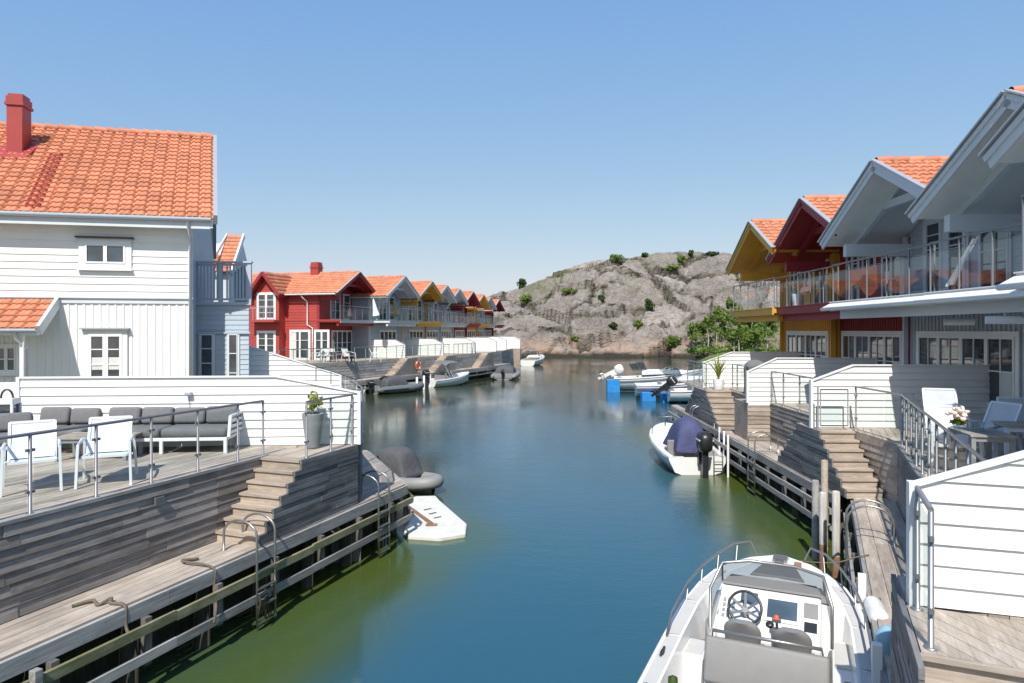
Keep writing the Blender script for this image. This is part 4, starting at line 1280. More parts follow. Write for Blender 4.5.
# furniture on the terrace
u0 = rad(5)
sofa(gz(157, 454.5, TZ) + Vector((.0, .42, 0)), u0, 2.42, 'grey cushioned sofa with white slatted armrest against the white fence', 4)
sofa(gz(48, 455, TZ) + Vector((0, .42, 0)), u0, 1.12, 'grey cushioned sofa section without armrest beside the slatted one', 2, arm=False)
pp = gz(-12, 462, TZ)
sofa(pp, rad(35), 1.3, 'dark bluish corner sofa section at the cut edge of the terrace', 2, arm=False)
tb = table(gz(90, 460, TZ) + Vector((.05, .2, 0)), u0, 1.25, .7, .42, 'low grey coffee table before the sofas', 'potgrey', name='coffee_table')
deck_chair(gz(32, 489, TZ), rad(34), 'white sling armchair behind the glass railing, the one cut nearer the picture edge', high=.92)
deck_chair(gz(107, 482, TZ), rad(24), 'white sling armchair behind the glass railing before the coffee table', high=.92)
pot_plant(gz(313, 448, TZ), 'tall tapered grey planter with small yellow green shrub on the terrace corner', .68, .21, .12, ph=.46, seed=3)
# ladders and ropes on the dock
ladder(FT, .9, FT.loc(gz(255, 549, DZ))[1], DZ, 1, 'steel ladder at the foot of the sofa terrace steps')
ladder(FT, .9, FT.loc(gz(372, 497, DZ))[1], DZ, 1, 'steel ladder under the dark stair wall near the white raft')
def yd(px, py): return FT.loc(gz(px, py, DZ))
a = yd(72, 608); b = yd(108, 604)
rope(FT, [(a[0], a[1], DZ + .02), (a[0] + .1, a[1] + .2, DZ + .035), (b[0] - .05, b[1] - .1, DZ + .02), (b[0] - .02, b[1] + .06, DZ + .05), (b[0] + .05, b[1], DZ + .02), (.93, b[1] + .03, DZ), (.96, b[1] + .02, DZ - .25), (1.09, b[1], DZ - .42)], 'brown rope coiled on the dock and hanging over its edge, well short of the ladder', .022)
a = yd(186, 562); b = yd(198, 566)
rope(FT, [(a[0], a[1], DZ + .02), (a[0] + .12, a[1] + .12, DZ + .03), (a[0] + .02, a[1] - .1, DZ + .05), (.95, b[1], DZ + .01), (.965, b[1], DZ - .3), (1.12, b[1] - .12, DZ - .5), (1.12, b[1] - .16, DZ - .72)], 'brown rope tied on the dock edge hanging beside the ladder', .018)
y0 = FT.loc(gz(255, 549, DZ))[1]
mb = MB(); rr = random.Random(4)
for k in range(12):
    p = Vector((rr.uniform(-.04, .06), rr.uniform(-.22, .22), 0)); mb.tube([p, p + Vector((rr.uniform(-.05, .05), rr.uniform(-.08, .08), -rr.uniform(.15, .5)))], [.022, .008], 5)
o = mb.build('mooring_rope', M['rope']); o.location = FT.w(1.13, y0, DZ - .7); tag(o, 'frayed rope ends knotted round the fender by the ladder', 'rope', 'mooring ropes on the docks')
pw = FT.loc(gz(31, 690, .9))
r = thing('fender_post', 'single squared post standing up from the fender planks', 'post', FT.w(1.13, FT.loc(gz(31, 672, .98))[1], 0), FT.rz)
mb = MB(); mb.bx(-.05, .05, -.045, .045, -.6, 1.02); mb.build('post', M['beam'], r, .006)

# neighbouring terrace beyond the white fence
nb = thing('wooden_terrace', 'shaded neighbouring terrace behind the white fence with grey side wall', 'terrace', FT.w(.86, 6.42, 0), FT.rz, 'raised timber terraces')
mb = MB(); pl = [(0, 0), (-.85, 1.4), (-3.6, 4.7), (-8, 4.0), (-5.5, -3.4)]
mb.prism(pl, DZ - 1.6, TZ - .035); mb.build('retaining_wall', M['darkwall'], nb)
mb = MB(); planks(mb, pl, 0, .145, TZ); mb.build('decking', M['deck'], nb)
railing(FT, [(.80, 6.55), (.05, 7.75), (-1.2, 9.3), (-2.6, 10.9)], TZ, 'glass railing on the shaded terrace behind the white fence end', group='steel and glass railings')
P2 = at(340, 377, 24); P2.z = TZ
screen_fence(P2, rad(4), [(-6.5, 0), (0, 0), (0, .70), (-3.25, 1.78), (-6.5, 1.78)], 'white boarded gable-topped fence between the grey bay and the water', bh=.17)
fk = Frame(at(316, 372, 21).x, 21, 25)
railing(fk, [(0, 0, .75), (.45, 0, .62), (.9, 0, .45), (1.25, 0, .3)], TZ + .0, 'low steel stair rail in front of the gable-topped white fence', h=.42, glasspanes=False, fine=False)

# ================================================================ white house
GZ0 = 2.9
hr = thing('white_house', 'two storey white timber house with orange tiled roof, red chimney and grey bay', 'house', FH.w(0, 0, 0), FH.rz)
Mw = lambda s, z, n: Vector((s, -n, z))
def fx(px, py): return hit(px, py, (FH.x, FH.y), FH.rz)
band = fx(190, 299)[1]; eave = fx(190, 224)[1]
mb = MB(); clap(mb, Mw, [(-10, band), (0, band), (0, eave + .25), (-10, eave + .25)], .205, .01, .036, -.1, tv=.5); mb.build('upper_wall', M['white'], hr)
mb = MB(); batten(mb, Mw, [(-10, GZ0 - .6), (0, GZ0 - .6), (0, band - .16), (-10, band - .16)], .215, .06); mb.build('lower_wall', M['white'], hr)
mb = MB(); mb.mbox(Mw, -10, .03, band - .155, band - .005, 0, .06); mb.mbox(Mw, -10, .05, band - .005, band + .03, 0, .11); mb.build('band_board', M['lightgrey'], hr)
mb = MB(); mb.mbox(Mw, -.09, .04, GZ0 - .6, band - .16, .036, .06); mb.mbox(Mw, -.09, .04, band + .032, eave + .1, .038, .062); mb.build('corner_board', M['whitetrim'], hr)
SK = (-.194, .98)
ridgez, eavez = 11.95, 8.05
D0, D1 = -.5, 5.0
def sk(x, y): return (x + SK[0] / SK[1] * (y - D0), y)
xe = .72
mb = MB()
gw = [(0, 0), (SK[0] * 10.2, SK[1] * 10.2)]
gz_ = lambda y: eavez + (ridgez - eavez) * (y - D0) / (D1 - D0) if y < D1 else ridgez - (ridgez - eavez) * (y - D1) / (D1 - D0)
pg = [(0.0, GZ0 - .6), (10.2, GZ0 - .6), (10.2, gz_(10) - .25), (5.1, ridgez - .3), (0.0, gz_(0) - .25)]
SG = (-.135, .99)
mb.mprism(lambda s, z, n: Vector((SG[0] * s + n * .99 - .01, SG[1] * s + .02 + n * .13, z)), pg, -.05, .01)
mb.prism([(-10, .12), (-.07, .12), (-1.42, 10), (-10, 10)], GZ0 - .6, eavez - .2); mb.build('gable_wall', M['grey'], hr)
tl = MB()
a, b = sk(-10.5, D0), sk(xe, D0); c, d = sk(xe, D1), sk(-10.5, D1)
tiles(tl, (*a, eavez), (*b, eavez), (*c, ridgez), (*d, ridgez), .37, .345, 14, .05, .04)
b2 = sk(xe, 2 * D1 - D0)
tiles(tl, (*sk(-10.5, 2 * D1 - D0), eavez), (*b2, eavez), (*c, ridgez), (*d, ridgez), .37, .345, 8, .05, .04)
k = d[0]
while k < c[0] - .05:
    tl.tube([Vector((k, D1, ridgez + .07)), Vector((min(c[0], k + .42), D1, ridgez + .03))], [.13, .105], 10, rt(), cap=False); k += .40
tl.build('roof', M['tile'], hr)
mb = MB()
for (yy0, yy1) in ((D0, D1), (2 * D1 - D0, D1)):
    p, q = sk(xe - .02, yy0), sk(xe - .02, yy1)
    vs = [(-10.5, yy0, eavez - .05), (*p, eavez - .05), (*q, ridgez - .05), (-10.5, yy1, ridgez - .05)]
    lo = [(v[0], v[1], v[2] - .22) for v in vs]
    mb.add(vs + lo, MB.BOXF)
mb.build('soffit', M['palegrey'], hr)
mb = MB()
p, q = Vector((*sk(xe + .05, D0 - .04), eavez - .02)), Vector((*sk(xe + .05, D1), ridgez - .02))
mb.beam(p, q, .12, .30); mb.beam(Vector((*sk(xe + .05, 2 * D1 - D0), eavez - .02)), q, .12, .30); mb.build('bargeboard', M['metalgrey'], hr)
mb = MB()
g = [Vector((x, D0 - .08, eavez - .03)) for x in (-10.5, xe - .05)]
mb.tube(g, .065, 10); mb.bx(-10.5, xe - .1, D0 - .01, D0 + .03, eavez - .3, eavez - .06); mb.build('gutter', M['lightgrey'], hr)
mb = MB(); mb.tube([(.02, D0 - .08, eavez - .05), (.02, D0 - .05, eavez - .25), (-.02, -.12, eavez - .55), (-.02, -.12, GZ0 - .5)], .045, 8); mb.build('downpipe', M['lightgrey'], hr)
# chimney and roof ladder
cxx = -6.9
for _ in range(30):
    wv = FH.w(cxx, 3.4); px = CX + wv.x / wv.y * FPX
    cxx += (20.5 - px) * .01
cyy = 3.3
mb = MB(); zt_ = EYE + (HY - 108) / FPX * FH.w(cxx, cyy).y; mb.bx(cxx - .23, cxx + .23, cyy - .32, cyy + .32, gz_(cyy) - .7, zt_); ch = mb.build('chimney', M['chimred'], hr)
mb = MB(); mb.bx(cxx - .28, cxx + .28, cyy - .37, cyy + .37, zt_, zt_ + .09); mb.bx(cxx - .25, cxx + .25, cyy - .34, cyy + .34, zt_ + .09, zt_ + .30); mb.bx(cxx - .22, cxx + .22, cyy - .26, cyy + .26, zt_ + .30, zt_ + .40); mb.build('chimney_cap', M['chimred'], ch)
mb = MB()
sl = (ridgez - eavez) / (D1 - D0)
for (ya, yb, x0, x1) in ((cyy - .7, cyy - .4, cxx - .5, cxx + .5), (cyy - .4, cyy + .5, cxx + .23, cxx + .5), (cyy - .4, cyy + .5, cxx - .5, cxx - .23)):
    vs = [(x0, ya, gz_(ya) + .09), (x1, ya, gz_(ya) + .09), (x1, yb, gz_(yb) + .09), (x0, yb, gz_(yb) + .09)]
    mb.add(vs + [(v[0], v[1], v[2] - .04) for v in vs], MB.BOXF)
mb.build('chimney_flashing', M['chimred'], ch)
mb = MB()
for k in range(12):
    y = D0 + .25 + k * .28; x = cxx + 1.18 + SK[0] / SK[1] * (y - cyy) ; z = gz_(y) + .1
    mb.bx(x - .19, x + .19, y - .02, y + .03, z - .01, z + .035); mb.bx(x - .17, x - .13, y - .02, y + .16, z - .06, z + .08); mb.bx(x + .13, x + .17, y - .02, y + .16, z - .06, z + .08)
mb.build('roof_ladder', M['chimred'], hr)
# windows
s0, z1 = fx(86, 244); s1, z0 = fx(126, 264)
window(hr, Mw, s0, s1, z0, z1, 2, 1, case=.17, fr=.05, hood='darkmetal', pm='paneblue', n0=.04)
s0, z1 = fx(89.5, 334); s1, z0 = fx(123, 385)
window(hr, Mw, s0, s1, z0 - .3, z1, 2, 4, case=.14, fr=.075, hood='metalgrey', name='french_door', n0=.04, curtains=((.06, .44, .42, .62), (.56, .94, .42, .62)))
# porch
px0 = fx(58, 300)[0]; pz1 = fx(58, 300)[1]; PD = 1.25; pz0 = 4.72
tl = MB(); tiles(tl, (-9.5, -PD, pz0), (px0, -PD, pz0), (px0, -.05, pz1), (-9.5, -.05, pz1), .36, .3, 14, .045, .035); po = tl.build('porch_roof', M['tile'], hr)
mb = MB(); vs = [(-9.5, -PD, pz0 - .05), (px0, -PD, pz0 - .05), (px0, -.04, pz1 - .05), (-9.5, -.04, pz1 - .05)]; mb.add(vs + [(v[0], v[1], v[2] - .12) for v in vs], MB.BOXF)
mb.build('porch_soffit', M['lightgrey'], po)
mb = MB(); mb.beam((px0 + .03, -PD - .05, pz0 - .03), (px0 + .03, -.04, pz1 - .03), .09, .30); mb.build('bargeboard', M['lightgrey'], po)
mb = MB(); mb.tube([(-9.5, -PD - .06, pz0 - .03), (px0 - .05, -PD - .06, pz0 - .03)], .05, 8); mb.tube([(px0 - .55, -PD - .06, pz0 - .05), (px0 - .55, -PD - .04, pz0 - .25), (px0 - .4, -PD + .3, pz0 - .55), (px0 - .4, -PD + .3, GZ0)], .035, 8); mb.build('gutter', M['lightgrey'], po)
mb = MB(); mb.bx(px0 - .52, px0 - .42, -PD + .12, -PD + .22, GZ0 - .5, pz0 - .15); mb.bx(px0 - 3, px0 - .42, -PD + .1, -PD + .2, GZ0 - .5, GZ0 + .35); mb.build('porch_post', M['whitetrim'], hr)
s0, z1 = fx(-22, 347); s1, z0 = fx(17, 371)
window(hr, Mw, s0, s1, z0, z1, 4, 2, case=.08, fr=.04, n0=.04)
# grey bay with slatted balcony
bx0, bx1 = at(186, 330, 22.6), at(249, 330, 22.6)
BR = Frame(bx1.x, 22.6, 3.0)
bw = 2.3; bl = FH.loc((bx1.x, 22.6))
Mbq = lambda s, z, n: None
ang = BR.rz - FH.rz; ca, sa = math.cos(ang), math.sin(ang)
def Mb(s, z, n):
    if n < -.04: s += .46 * (n + .04)
    return Vector((bl[0] + ca * s + sa * n, bl[1] + sa * s - ca * n, z))
def bxs(px, py): return hit(px, py, (BR.x, BR.y), BR.rz)
zb1 = bxs(235, 302)[1]; zb2 = bxs(235, 262)[1]
mb = MB(); mb.mbox(Mb, -bw, 0, GZ0 - .8, zb1 - .05, -4.5, -.05); clap(mb, Mb, [(-bw, GZ0 - .8), (0, GZ0 - .8), (0, zb1 - .1), (-bw, zb1 - .1)], .16, .008, .028, -.05)
by = mb.build('bay', M['bluegrey'], hr)
mb = MB(); mb.mbox(Mb, -bw, .1, zb1 - .1, zb1, -4.4, .1); mb.mbox(Mb, -bw, .06, zb1 - 1.05, zb1 - .99, .03, .09); mb.build('balcony_floor', M['bluegrey'], by)
mb = MB()
sp = bxs(221, 280)[0]
for x in (0.03, sp, -1.75): mb.mbox(Mb, x - .06, x + .06, zb1, zb2 - .04, -.02, .08)
mb.mbox(Mb, -bw, .12, zb2 - .04, zb2 + .02, -.05, .12)
for z in (zb1 + .05, zb2 - .13): mb.mbox(Mb, -bw, .03, z, z + .07, .0, .05)
x = -bw
while x < 0:
    if abs(x - sp) > .09: mb.mbox(Mb, x, x + .05, zb1 + .12, zb2 - .13, .01, .04)
    x += .105
for z in (zb1 + .05, zb2 - .13): mb.mbox(Mb, -.02, .03, z, z + .07, -4.3, -.02)
k = -4.2
while k < -.1: mb.mbox(Mb, -.005, .02, zb1 + .12, zb2 - .13, k, k + .05); k += .105
mb.mbox(Mb, -.04, .10, zb2 - .04, zb2 + .02, -4.3, -.05)
mb.build('balcony_railing', M['bluegrey'], by)
s0, z1 = bxs(201, 334); s1, z0 = bxs(214, 377)
window(by, Mb, s0, s1, z0 - .5, z1, 1, 4, fm='lightgrey', case=.05, fr=.04, n0=.034, pm='paneblue')
s0, z1 = bxs(229, 334); s1, z0 = bxs(238.5, 377)
window(by, Mb, s0, s1, z0 - .5, z1, 1, 3, fm='lightgrey', case=.05, fr=.035, n0=.034)

# house whose orange roof peeks over the slatted balcony
hb = thing('orange_roofed_house', 'house behind the white one, only its stepped orange roof showing over the slatted balcony', 'house', at(215, 330, 36), rad(8))
q = lambda px, py: at(px, py, 36) - at(215, 330, 36)
mb = MB()
A_, B_ = q(196, 276), q(229.5, 276)
zt1 = (HY - 235) / FPX * 38.5; zt0 = (HY - 272) / FPX * 36
tiles(mb, (-.05, 0, zt0), (.78, 0, zt0), (.78, 2.6, zt1), (-.05, 2.6, zt1), .3, .36, 5)
tiles(mb, (-3.2, 0, zt0), (-.1, 0, zt0), (-.1, 1.3, (zt0 + zt1) / 2 - .1), (-3.2, 1.3, (zt0 + zt1) / 2 - .1), .3, .36, 5)
mb.build('roof', M['tile'], hb)
mb = MB(); mb.beam((.84, -.03, zt0), (.84, 2.6, zt1), .1, .26); mb.beam((-.07, -.03, zt0 + .7), (-.07, 2.6, zt1 + .0), .06, .2); mb.build('bargeboard', M['whitetrim'], hb)
mb = MB(); mb.bx(-3.2, .6, .3, 5, 2 - EYE, zt0 - .05); mb.add([(-3.2, .3, zt0 - .06), (.7, .3, zt0 - .06), (.7, 2.6, zt1 - .08), (-3.2, 2.6, zt1 - 1.3), (-3.2, 5, zt0 - .06), (.7, 5, zt0 - .06)], [(0, 1, 2, 3), (3, 2, 5, 4), (1, 5, 2)]); mb.build('wall', M['lightgrey'], hb)

# ================================================================ boats and raft on the west side
rib_boat('inflatable_boat', 'grey inflatable boat with grey canvas cover moored past the dock corner', gz(380, 474, .3) - Vector((0.15, 0, .36)), rad(-124), 2.5, .50, .19, 'ribgrey', 'inflatable boats in the harbour', motor=False)
r = thing('floating_raft', 'low weathered white floating raft with rusty brackets beside the dock corner', 'raft', gz(433, 521, .1) - Vector((0, 0, .05)), rad(12))
def rl(px, py, z=.16):
    p = gz(px, py, z); o = r.location; c, s_ = math.cos(r.rotation_euler.z), math.sin(r.rotation_euler.z)
    dx, dy = p.x - o.x, p.y - o.y
    return (c * dx + s_ * dy, -s_ * dx + c * dy)
out = [rl(*p) for p in ((405, 497), (416, 494), (436, 493.5), (440, 498), (467, 521), (466, 530), (440, 534), (408, 532), (403, 528), (411, 515))]
mb = MB(); mb.prism([(p[0], p[1]) for p in out], -.28, .06); mb.build('hull', M['oldwhite'], r, .05, 3)
mb = MB()
for px, py in ((427, 508), (432, 512), (437, 516)):
    a = rl(px - 3, py, .17); b = rl(px + 4, py - 1.5, .17); mb.beam((*a, .07), (*b, .07), .025, .02)
mb.build('cleat', M['darkmetal'], r)
mb = MB()
a = rl(406, 503, .17); b = rl(431, 521, .17); mb.beam((*a, .068), (*b, .068), .12, .012, tint=.4)
a = rl(426, 523, .17); b = rl(437, 523, .17); mb.beam((*a, .08), (*b, .08), .13, .03); a = rl(432, 534.5, .1); b = rl(447, 534, .1); mb.beam((*a, -.03), (*b, -.03), .06, .1)
mb.build('bracket', M['rust'], r)
# ================================================================ east side close by
NE = thing('wooden_terrace', 'timber terrace in front with white screen and steps, dark boarded side to the walkway', 'terrace', FR.w(0, 0, 0), FR.rz, 'raised timber terraces')
mb = MB()
planks(mb, [(.03, -.95), (6, -.95), (6, -.03), (.03, -.03)], 1, .145, TZ, ang=rad(-53))
planks(mb, [(.03, .03), (6, .03), (6, .74), (.03, .74)], 0, .145, TZ)
mb.build('decking', M['deck'], NE)
mb = MB(); ts2 = .28
saw_wall(mb, lambda s, z, n: Vector((-n, s, z)), -.95, .75, ts2, rs, 7, DZ, True, False)
mb.build('stair_wall', M['darkwall'], NE)
mb = MB(); stairs(mb, .03, 6, -.95 - ts2 * 6, ts2, DZ, rs, 6); mb.build('stair', M['deckx'], NE)
mb = MB(); mb.bx(.03, 6, -.951, -.93, DZ, TZ - .034); mb.build('fascia', M['deckx'], NE)
mb = MB(); mb.bx(-.02, 6, -1.0, -.955, TZ - .04, TZ - .002); mb.build('edge_trim', M['deckx'], NE)
screen_fence(FR.w(.10, 0, TZ), FR.rz + rad(6), [(0, .01), (6, .01), (6, 1.40), (1.05, 1.40), (0, 1.0)], 'big white boarded screen on the terrace close by, with sloping top corner', bh=.172)
railing(FR, [(.10, -.10), (.10, -.86)], TZ, 'short steel and glass railing in front of the big white screen', group='steel and glass railings')
# terrace beyond the screen, set back behind the walkway
me = thing('wooden_terrace', 'timber terrace with dining furniture behind the big white screen', 'terrace', FR.w(.8, .75, 0), FR.rz, 'raised timber terraces')
def lc(fr_to, fr_from, x, y):
    return fr_to.loc(fr_from.w(x, y))
E0 = lambda x, y: tuple(a - b for a, b in zip(FR.loc(FE.w(x, y)), (.8, .75)))
mb = MB()
pol = [(0, 0), (0, 8.45), E0(.85, 1.2), E0(.85, 1.75), E0(6, 1.75), (6.5, 0)]
planks(mb, pol, 0, .145, TZ); mb.build('decking', M['deck'], me)
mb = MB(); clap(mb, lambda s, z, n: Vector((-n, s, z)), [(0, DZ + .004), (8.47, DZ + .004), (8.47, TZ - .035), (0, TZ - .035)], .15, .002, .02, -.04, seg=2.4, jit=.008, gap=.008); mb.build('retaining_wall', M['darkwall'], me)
a, b = Vector((.0, 8.46, 0)), Vector((*E0(.84, 1.2), 0)); d = (b - a).normalized(); nn = Vector((-d.y, d.x, 0))
mb = MB(); clap(mb, lambda s, z, n: a + d * s + nn * n + Vector((0, 0, z)), [(0, DZ + .004), ((b - a).length, DZ + .004), ((b - a).length, TZ - .035), (0, TZ - .035)], .15, .002, .02, -.04, seg=2., jit=.004); mb.build('side_wall', M['wall_x'], me)
mb = MB(); mb.bx(-.03, .05, 0, 8.45, TZ - .034, TZ + .012); mb.build('edge_trim', M['beam'], me)
railing(FR, [(.86, .9 + .74 * k) for k in range(12)] + [(.86, 9.15), FR.loc(FE.w(.90, 1.18))], TZ, 'long steel and glass railing along the dining terrace above the walkway', group='steel and glass railings')
# gate at the stair head
gt = thing('glass_gate', 'square framed glass gate at the head of the steps in front of a white screen', 'gate', FE.w(.12, 1.22, TZ), FE.rz)
mb = MB()
for p, q in (((0, 0, .1), (.62, 0, .1)), ((0, 0, .93), (.62, 0, .93)), ((0, 0, .1), (0, 0, .93)), ((.62, 0, .1), (.62, 0, .93))): mb.tube([p, q], .017, 6)
mb.build('gate_frame', M['steel'], gt)
mb = MB(); mb.add([(.04, 0, .14), (.58, 0, .14), (.58, 0, .89), (.04, 0, .89)], [(0, 1, 2, 3)]); mb.build('glass_panel', M['glass'], gt)
mb = MB(); mb.tube([(-.06, 0, 0), (-.06, 0, 1.0)], .02, 8); mb.build('post', M['steel'], gt)

# walkways
dock('timber_dock', 'narrow plank walkway below the dining terrace', FR, [[(0, .78), (.78, .78), (.78, 9.5), (.35, 9.9), (0, 9.22)]], [(0, -8), (0, 9.2)], DZ, -1, pl=.19, mats=('deck', 'beam', 'beam', 'pile'))
dock('timber_dock', 'straight grey timber dock running out past the blue covered boat', FE, [[(0, 0), (.02, 0), (.02, 2.25), (.0, 2.25)], [(0, 2.25), (.98, 2.25), (.98, 7.05), (0, 7.05)], [(0, 7.05), (.28, 7.05), (.28, 8.6), (.98, 8.6), (.98, 9.3), (0, 9.3)], [(0, 9.3), (.1, 9.3), (.1, 13.2), (1.2, 13.2), (1.2, 17.5), (0, 17.5)]], [(0, 0), (0, 17.5)], DZ, -1, mats=('deck', 'beam', 'beam', 'pile'))
# block with steps at both ends, between walkway and far dock
bk = thing('stair_block', 'dark slatted timber block with steps down both ends beside the dock', 'stairs', FE.w(0, 0, 0), FE.rz, 'stair blocks along the east dock')
t3 = .21
mb = MB(); saw_wall(mb, lambda s, z, n: Vector((.03 - n, s, z)), 1.22, 2.2, t3, rs, 7, DZ, True, True); mb.build('stair_wall', M['darkwall'], bk)
mb = MB(); stairs(mb, .05, .79, 1.22 - 7 * t3, t3, DZ, rs, 7); mb.build('stair', M['stairwood'], bk); mb = MB(); stairs(mb, .05, .86, 2.2 + 7 * t3, t3, DZ, rs, 7, -1); mb.build('stair', M['stairwood'], bk)
mb = MB(); mb.bx(.05, 1.0, 1.225, 2.195, DZ, TZ - .032); mb.build('core', M['wall_x'], bk)
mb = MB(); planks(mb, [(.04, 1.225), (.9, 1.225), (.9, 2.195), (.04, 2.195)], 0, .145, TZ); mb.build('decking', M['deck'], bk)
screen_fence(FE.w(.1, 1.62, TZ), FE.rz, [(0, .01), (4.6, .01), (4.6, 1.46), (.95, 1.46), (0, 1.10)], 'white boarded screen behind the glass gate, part lit and part in balcony shade')
# terrace 2 with retaining wall, rail, wood fronted screen
t2 = thing('wooden_terrace', 'timber terrace with bench and gas grill between two white screens', 'terrace', FE.w(.98, 2.2, 0), FE.rz, 'raised timber terraces')
mb = MB(); planks(mb, [(0, -.45), (5, -.45), (5, 4.9), (0, 4.9)], 0, .145, TZ); mb.build('decking', M['deck'], t2)
mb = MB(); clap(mb, lambda s, z, n: Vector((.02 - n, s, z)), [(0, DZ + .004), (4.88, DZ + .004), (4.88, TZ - .034), (0, TZ - .034)], .13, .002, .02, -.04, seg=2., jit=.01, gap=.008); mb.build('retaining_wall', M['wall_y'], t2)
mb = MB(); clap(mb, lambda s, z, n: Vector((s, 4.9 - n, z)), [(-.70, DZ + .004), (.03, DZ + .004), (.03, TZ - .004), (-.70, TZ - .004)], .13, .002, .02, -.04, seg=0, jit=.004); mb.bx(-.70, .03, 4.95, 6.3, DZ, TZ - .01)
mb.build('end_wall', M['wall_x'], t2)
railing(FE, [(1.04, 2.35), (1.04, 3.6), (1.04, 4.85), (1.04, 6.1), (1.0, 7.0)], TZ, 'steel and glass railing above the brown retaining wall beyond the stair block', group='steel and glass railings')
screen_fence(FE.w(.30, 7.1, TZ), FE.rz, [(0, -.08), (5, -.08), (5, 1.40), (.9, 1.40), (0, .98)], 'white boarded screen standing on a brown plank end wall')
# terrace 3, steps, screen
t4 = thing('wooden_terrace', 'timber terrace with palm pot at the head of the light steps', 'terrace', FE.w(1., 8.4, 0), FE.rz, 'raised timber terraces')
mb = MB(); planks(mb, [(0, -1.2), (5, -1.2), (5, 8.5), (-.9, 8.5), (-.9, 3.2), (0, 3.2)], 0, .145, TZ); mb.build('decking', M['deck'], t4)
mb = MB(); clap(mb, lambda s, z, n: Vector((.0 - n, s, z)), [(0, DZ + .004), (3.2, DZ + .004), (3.2, TZ - .034), (0, TZ - .034)], .13, .002, .02, -.04, seg=2., jit=.01, gap=.008); mb.build('retaining_wall', M['darkwall'], t4)
b3 = thing('stair_block', 'light timber steps with dark slatted side near the dock end, palm pot on top', 'stairs', FE.w(0, 9.4, 0), FE.rz, 'stair blocks along the east dock')
mb = MB(); saw_wall(mb, lambda s, z, n: Vector((.03 - n, s, z)), 2.1, 3.5, .27, rs, 7, DZ, True, True); mb.build('stair_wall', M['darkwall'], b3)
mb = MB(); stairs(mb, .05, .96, 2.1 - 7 * .27, .27, DZ, rs, 7); mb.build('stair', M['stairwood'], b3)
mb = MB(); mb.bx(.05, 1.0, 2.11, 3.49, DZ, TZ - .032); mb.build('core', M['wall_x'], b3)
mb = MB(); planks(mb, [(.04, 2.11), (.09, 2.11), (.09, 3.49), (.04, 3.49)], 0, .145, TZ); mb.build('decking', M['deck'], b3)
railing(FE, [(1.08, 8.9), (1.08, 9.9), (1.08, 10.9), (1.08, 11.5)], TZ, 'steel and glass railing beside the light steps near the dock end', group='steel and glass railings')
screen_fence(FE.w(.35, 12.9, TZ), FE.rz, [(0, .01), (5, .01), (5, 1.40), (1.1, 1.40), (0, 1.0)], 'white boarded screen behind the palm pot, most distant on the east terraces')
railing(FE, [(.12, 11.6), (.12, 12.7), (.12, 13.6), (.12, 14.8)], TZ, 'bluish glass railing at the distant corner by the palm pot', group='steel and glass railings')
mb = MB()
pot_plant(FE.w(.62, 11.75, TZ), 'white pot with spiky yellow green palm at the top of the light steps', .42, .21, .17, 'chairwhite', 'palm', 1.05, seed=8)
# covered grill
gp = FE.w(1.42, 9.9, TZ)
r = thing('covered_grill', 'barbecue under a grey cover at the head of the light steps near the palm pot', 'grill', gp, FE.rz)
mb = MB(); mb.grid([[Vector((sx * w_, sy * w_ * .7, z)) for sx, sy in ((-1, -1), (-.3, -1.1), (.3, -1.1), (1, -1), (1.1, 0), (1, 1), (0, 1.1), (-1, 1), (-1.1, 0))] for z, w_ in ((.02, .36), (.6, .34), (.95, .37), (1.12, .32), (1.22, .17), (1.25, .02))], closed=True); mb.build('cover', M['cover'], r, sub=1)
mb = MB(); mb.bx(-.28, .28, -.16, .16, 0, .9); mb.build('body', M['blackpl'], r)
# bench with crossed metal side seen through the glass
bp = FE.w(1.55, 4.1, TZ)
r = thing('garden_rack', 'dark metal rack with round braces behind the glass railing', 'rack', bp, FE.rz)
mb = MB()
for y in (-.45, .45):
    for x in (-.2, .2): mb.tube([(x, y, 0), (x, y, 1.0)], .018, 6)
mb.tube([(0, .3 * math.cos(a), .45 + .3 * math.sin(a)) for a in [2 * math.pi * k / 16 for k in range(16)]], .014, 5, closed=True)
mb.build('frame', M['darkmetal'], r)
for z in (.1, .5, .98):
    mb = MB(); mb.bx(-.22, .22, -.47, .47, z, z + .03); mb.build('shelf', M['darkmetal'], r)

# furniture on the dining terrace
tp = at(981, 446, 10.5); tp.z = TZ
table(tp, FR.rz + rad(12), .62, .85, .74, 'grey plank dining table with vase of flowers', 'potgrey', 'beam')
vp = at(957, 434, 10.2)
r = thing('flower_vase', 'glass vase of pale pink flowers with green leaves on the grey table', 'flowers', (vp.x, vp.y, TZ + .76), 0)
mb = MB(); mb.lathe([(.0, .0), (.05, .0), (.045, .07), (.06, .15), (.055, .15), (.04, .07), (0, .02)], n=14); mb.build('vase', M['glass'], r)
mb = MB(); leaves(mb, (0, 0, .20), .13, .13, .09, 70, .035, 77, 4); mb.build('foliage', M['leafpot'], r)
mb = MB(); q = random.Random(5)
for k in range(16):
    a = q.uniform(0, 6.28); ra = .16 * math.sqrt(q.random()); c = Vector((ra * math.cos(a), ra * math.sin(a), .33 + q.uniform(-.05, .05) - ra * .4))
    mb.lathe([(.0, -.03), (.03, -.015), (.042, .01), (.03, .03), (.012, .022), (0, .012)], c, 8, q.random())
mb.build('blossoms', M['petal'], r)
for i, (px, py) in enumerate(((972, 433), (982, 434))):
    gp = at(px, py, 10.5)
    mb = MB(); mb.lathe([(0, 0), (.032, 0), (.036, .13), (.033, .13), (.03, .008), (0, .008)], n=12); o = mb.build('drinking_glass', M['glass']); o.location = (gp.x, gp.y, TZ + .76); tag(o, 'clear drinking glass on the grey table beside the flowers', 'glass', 'drinking glasses on the grey table')
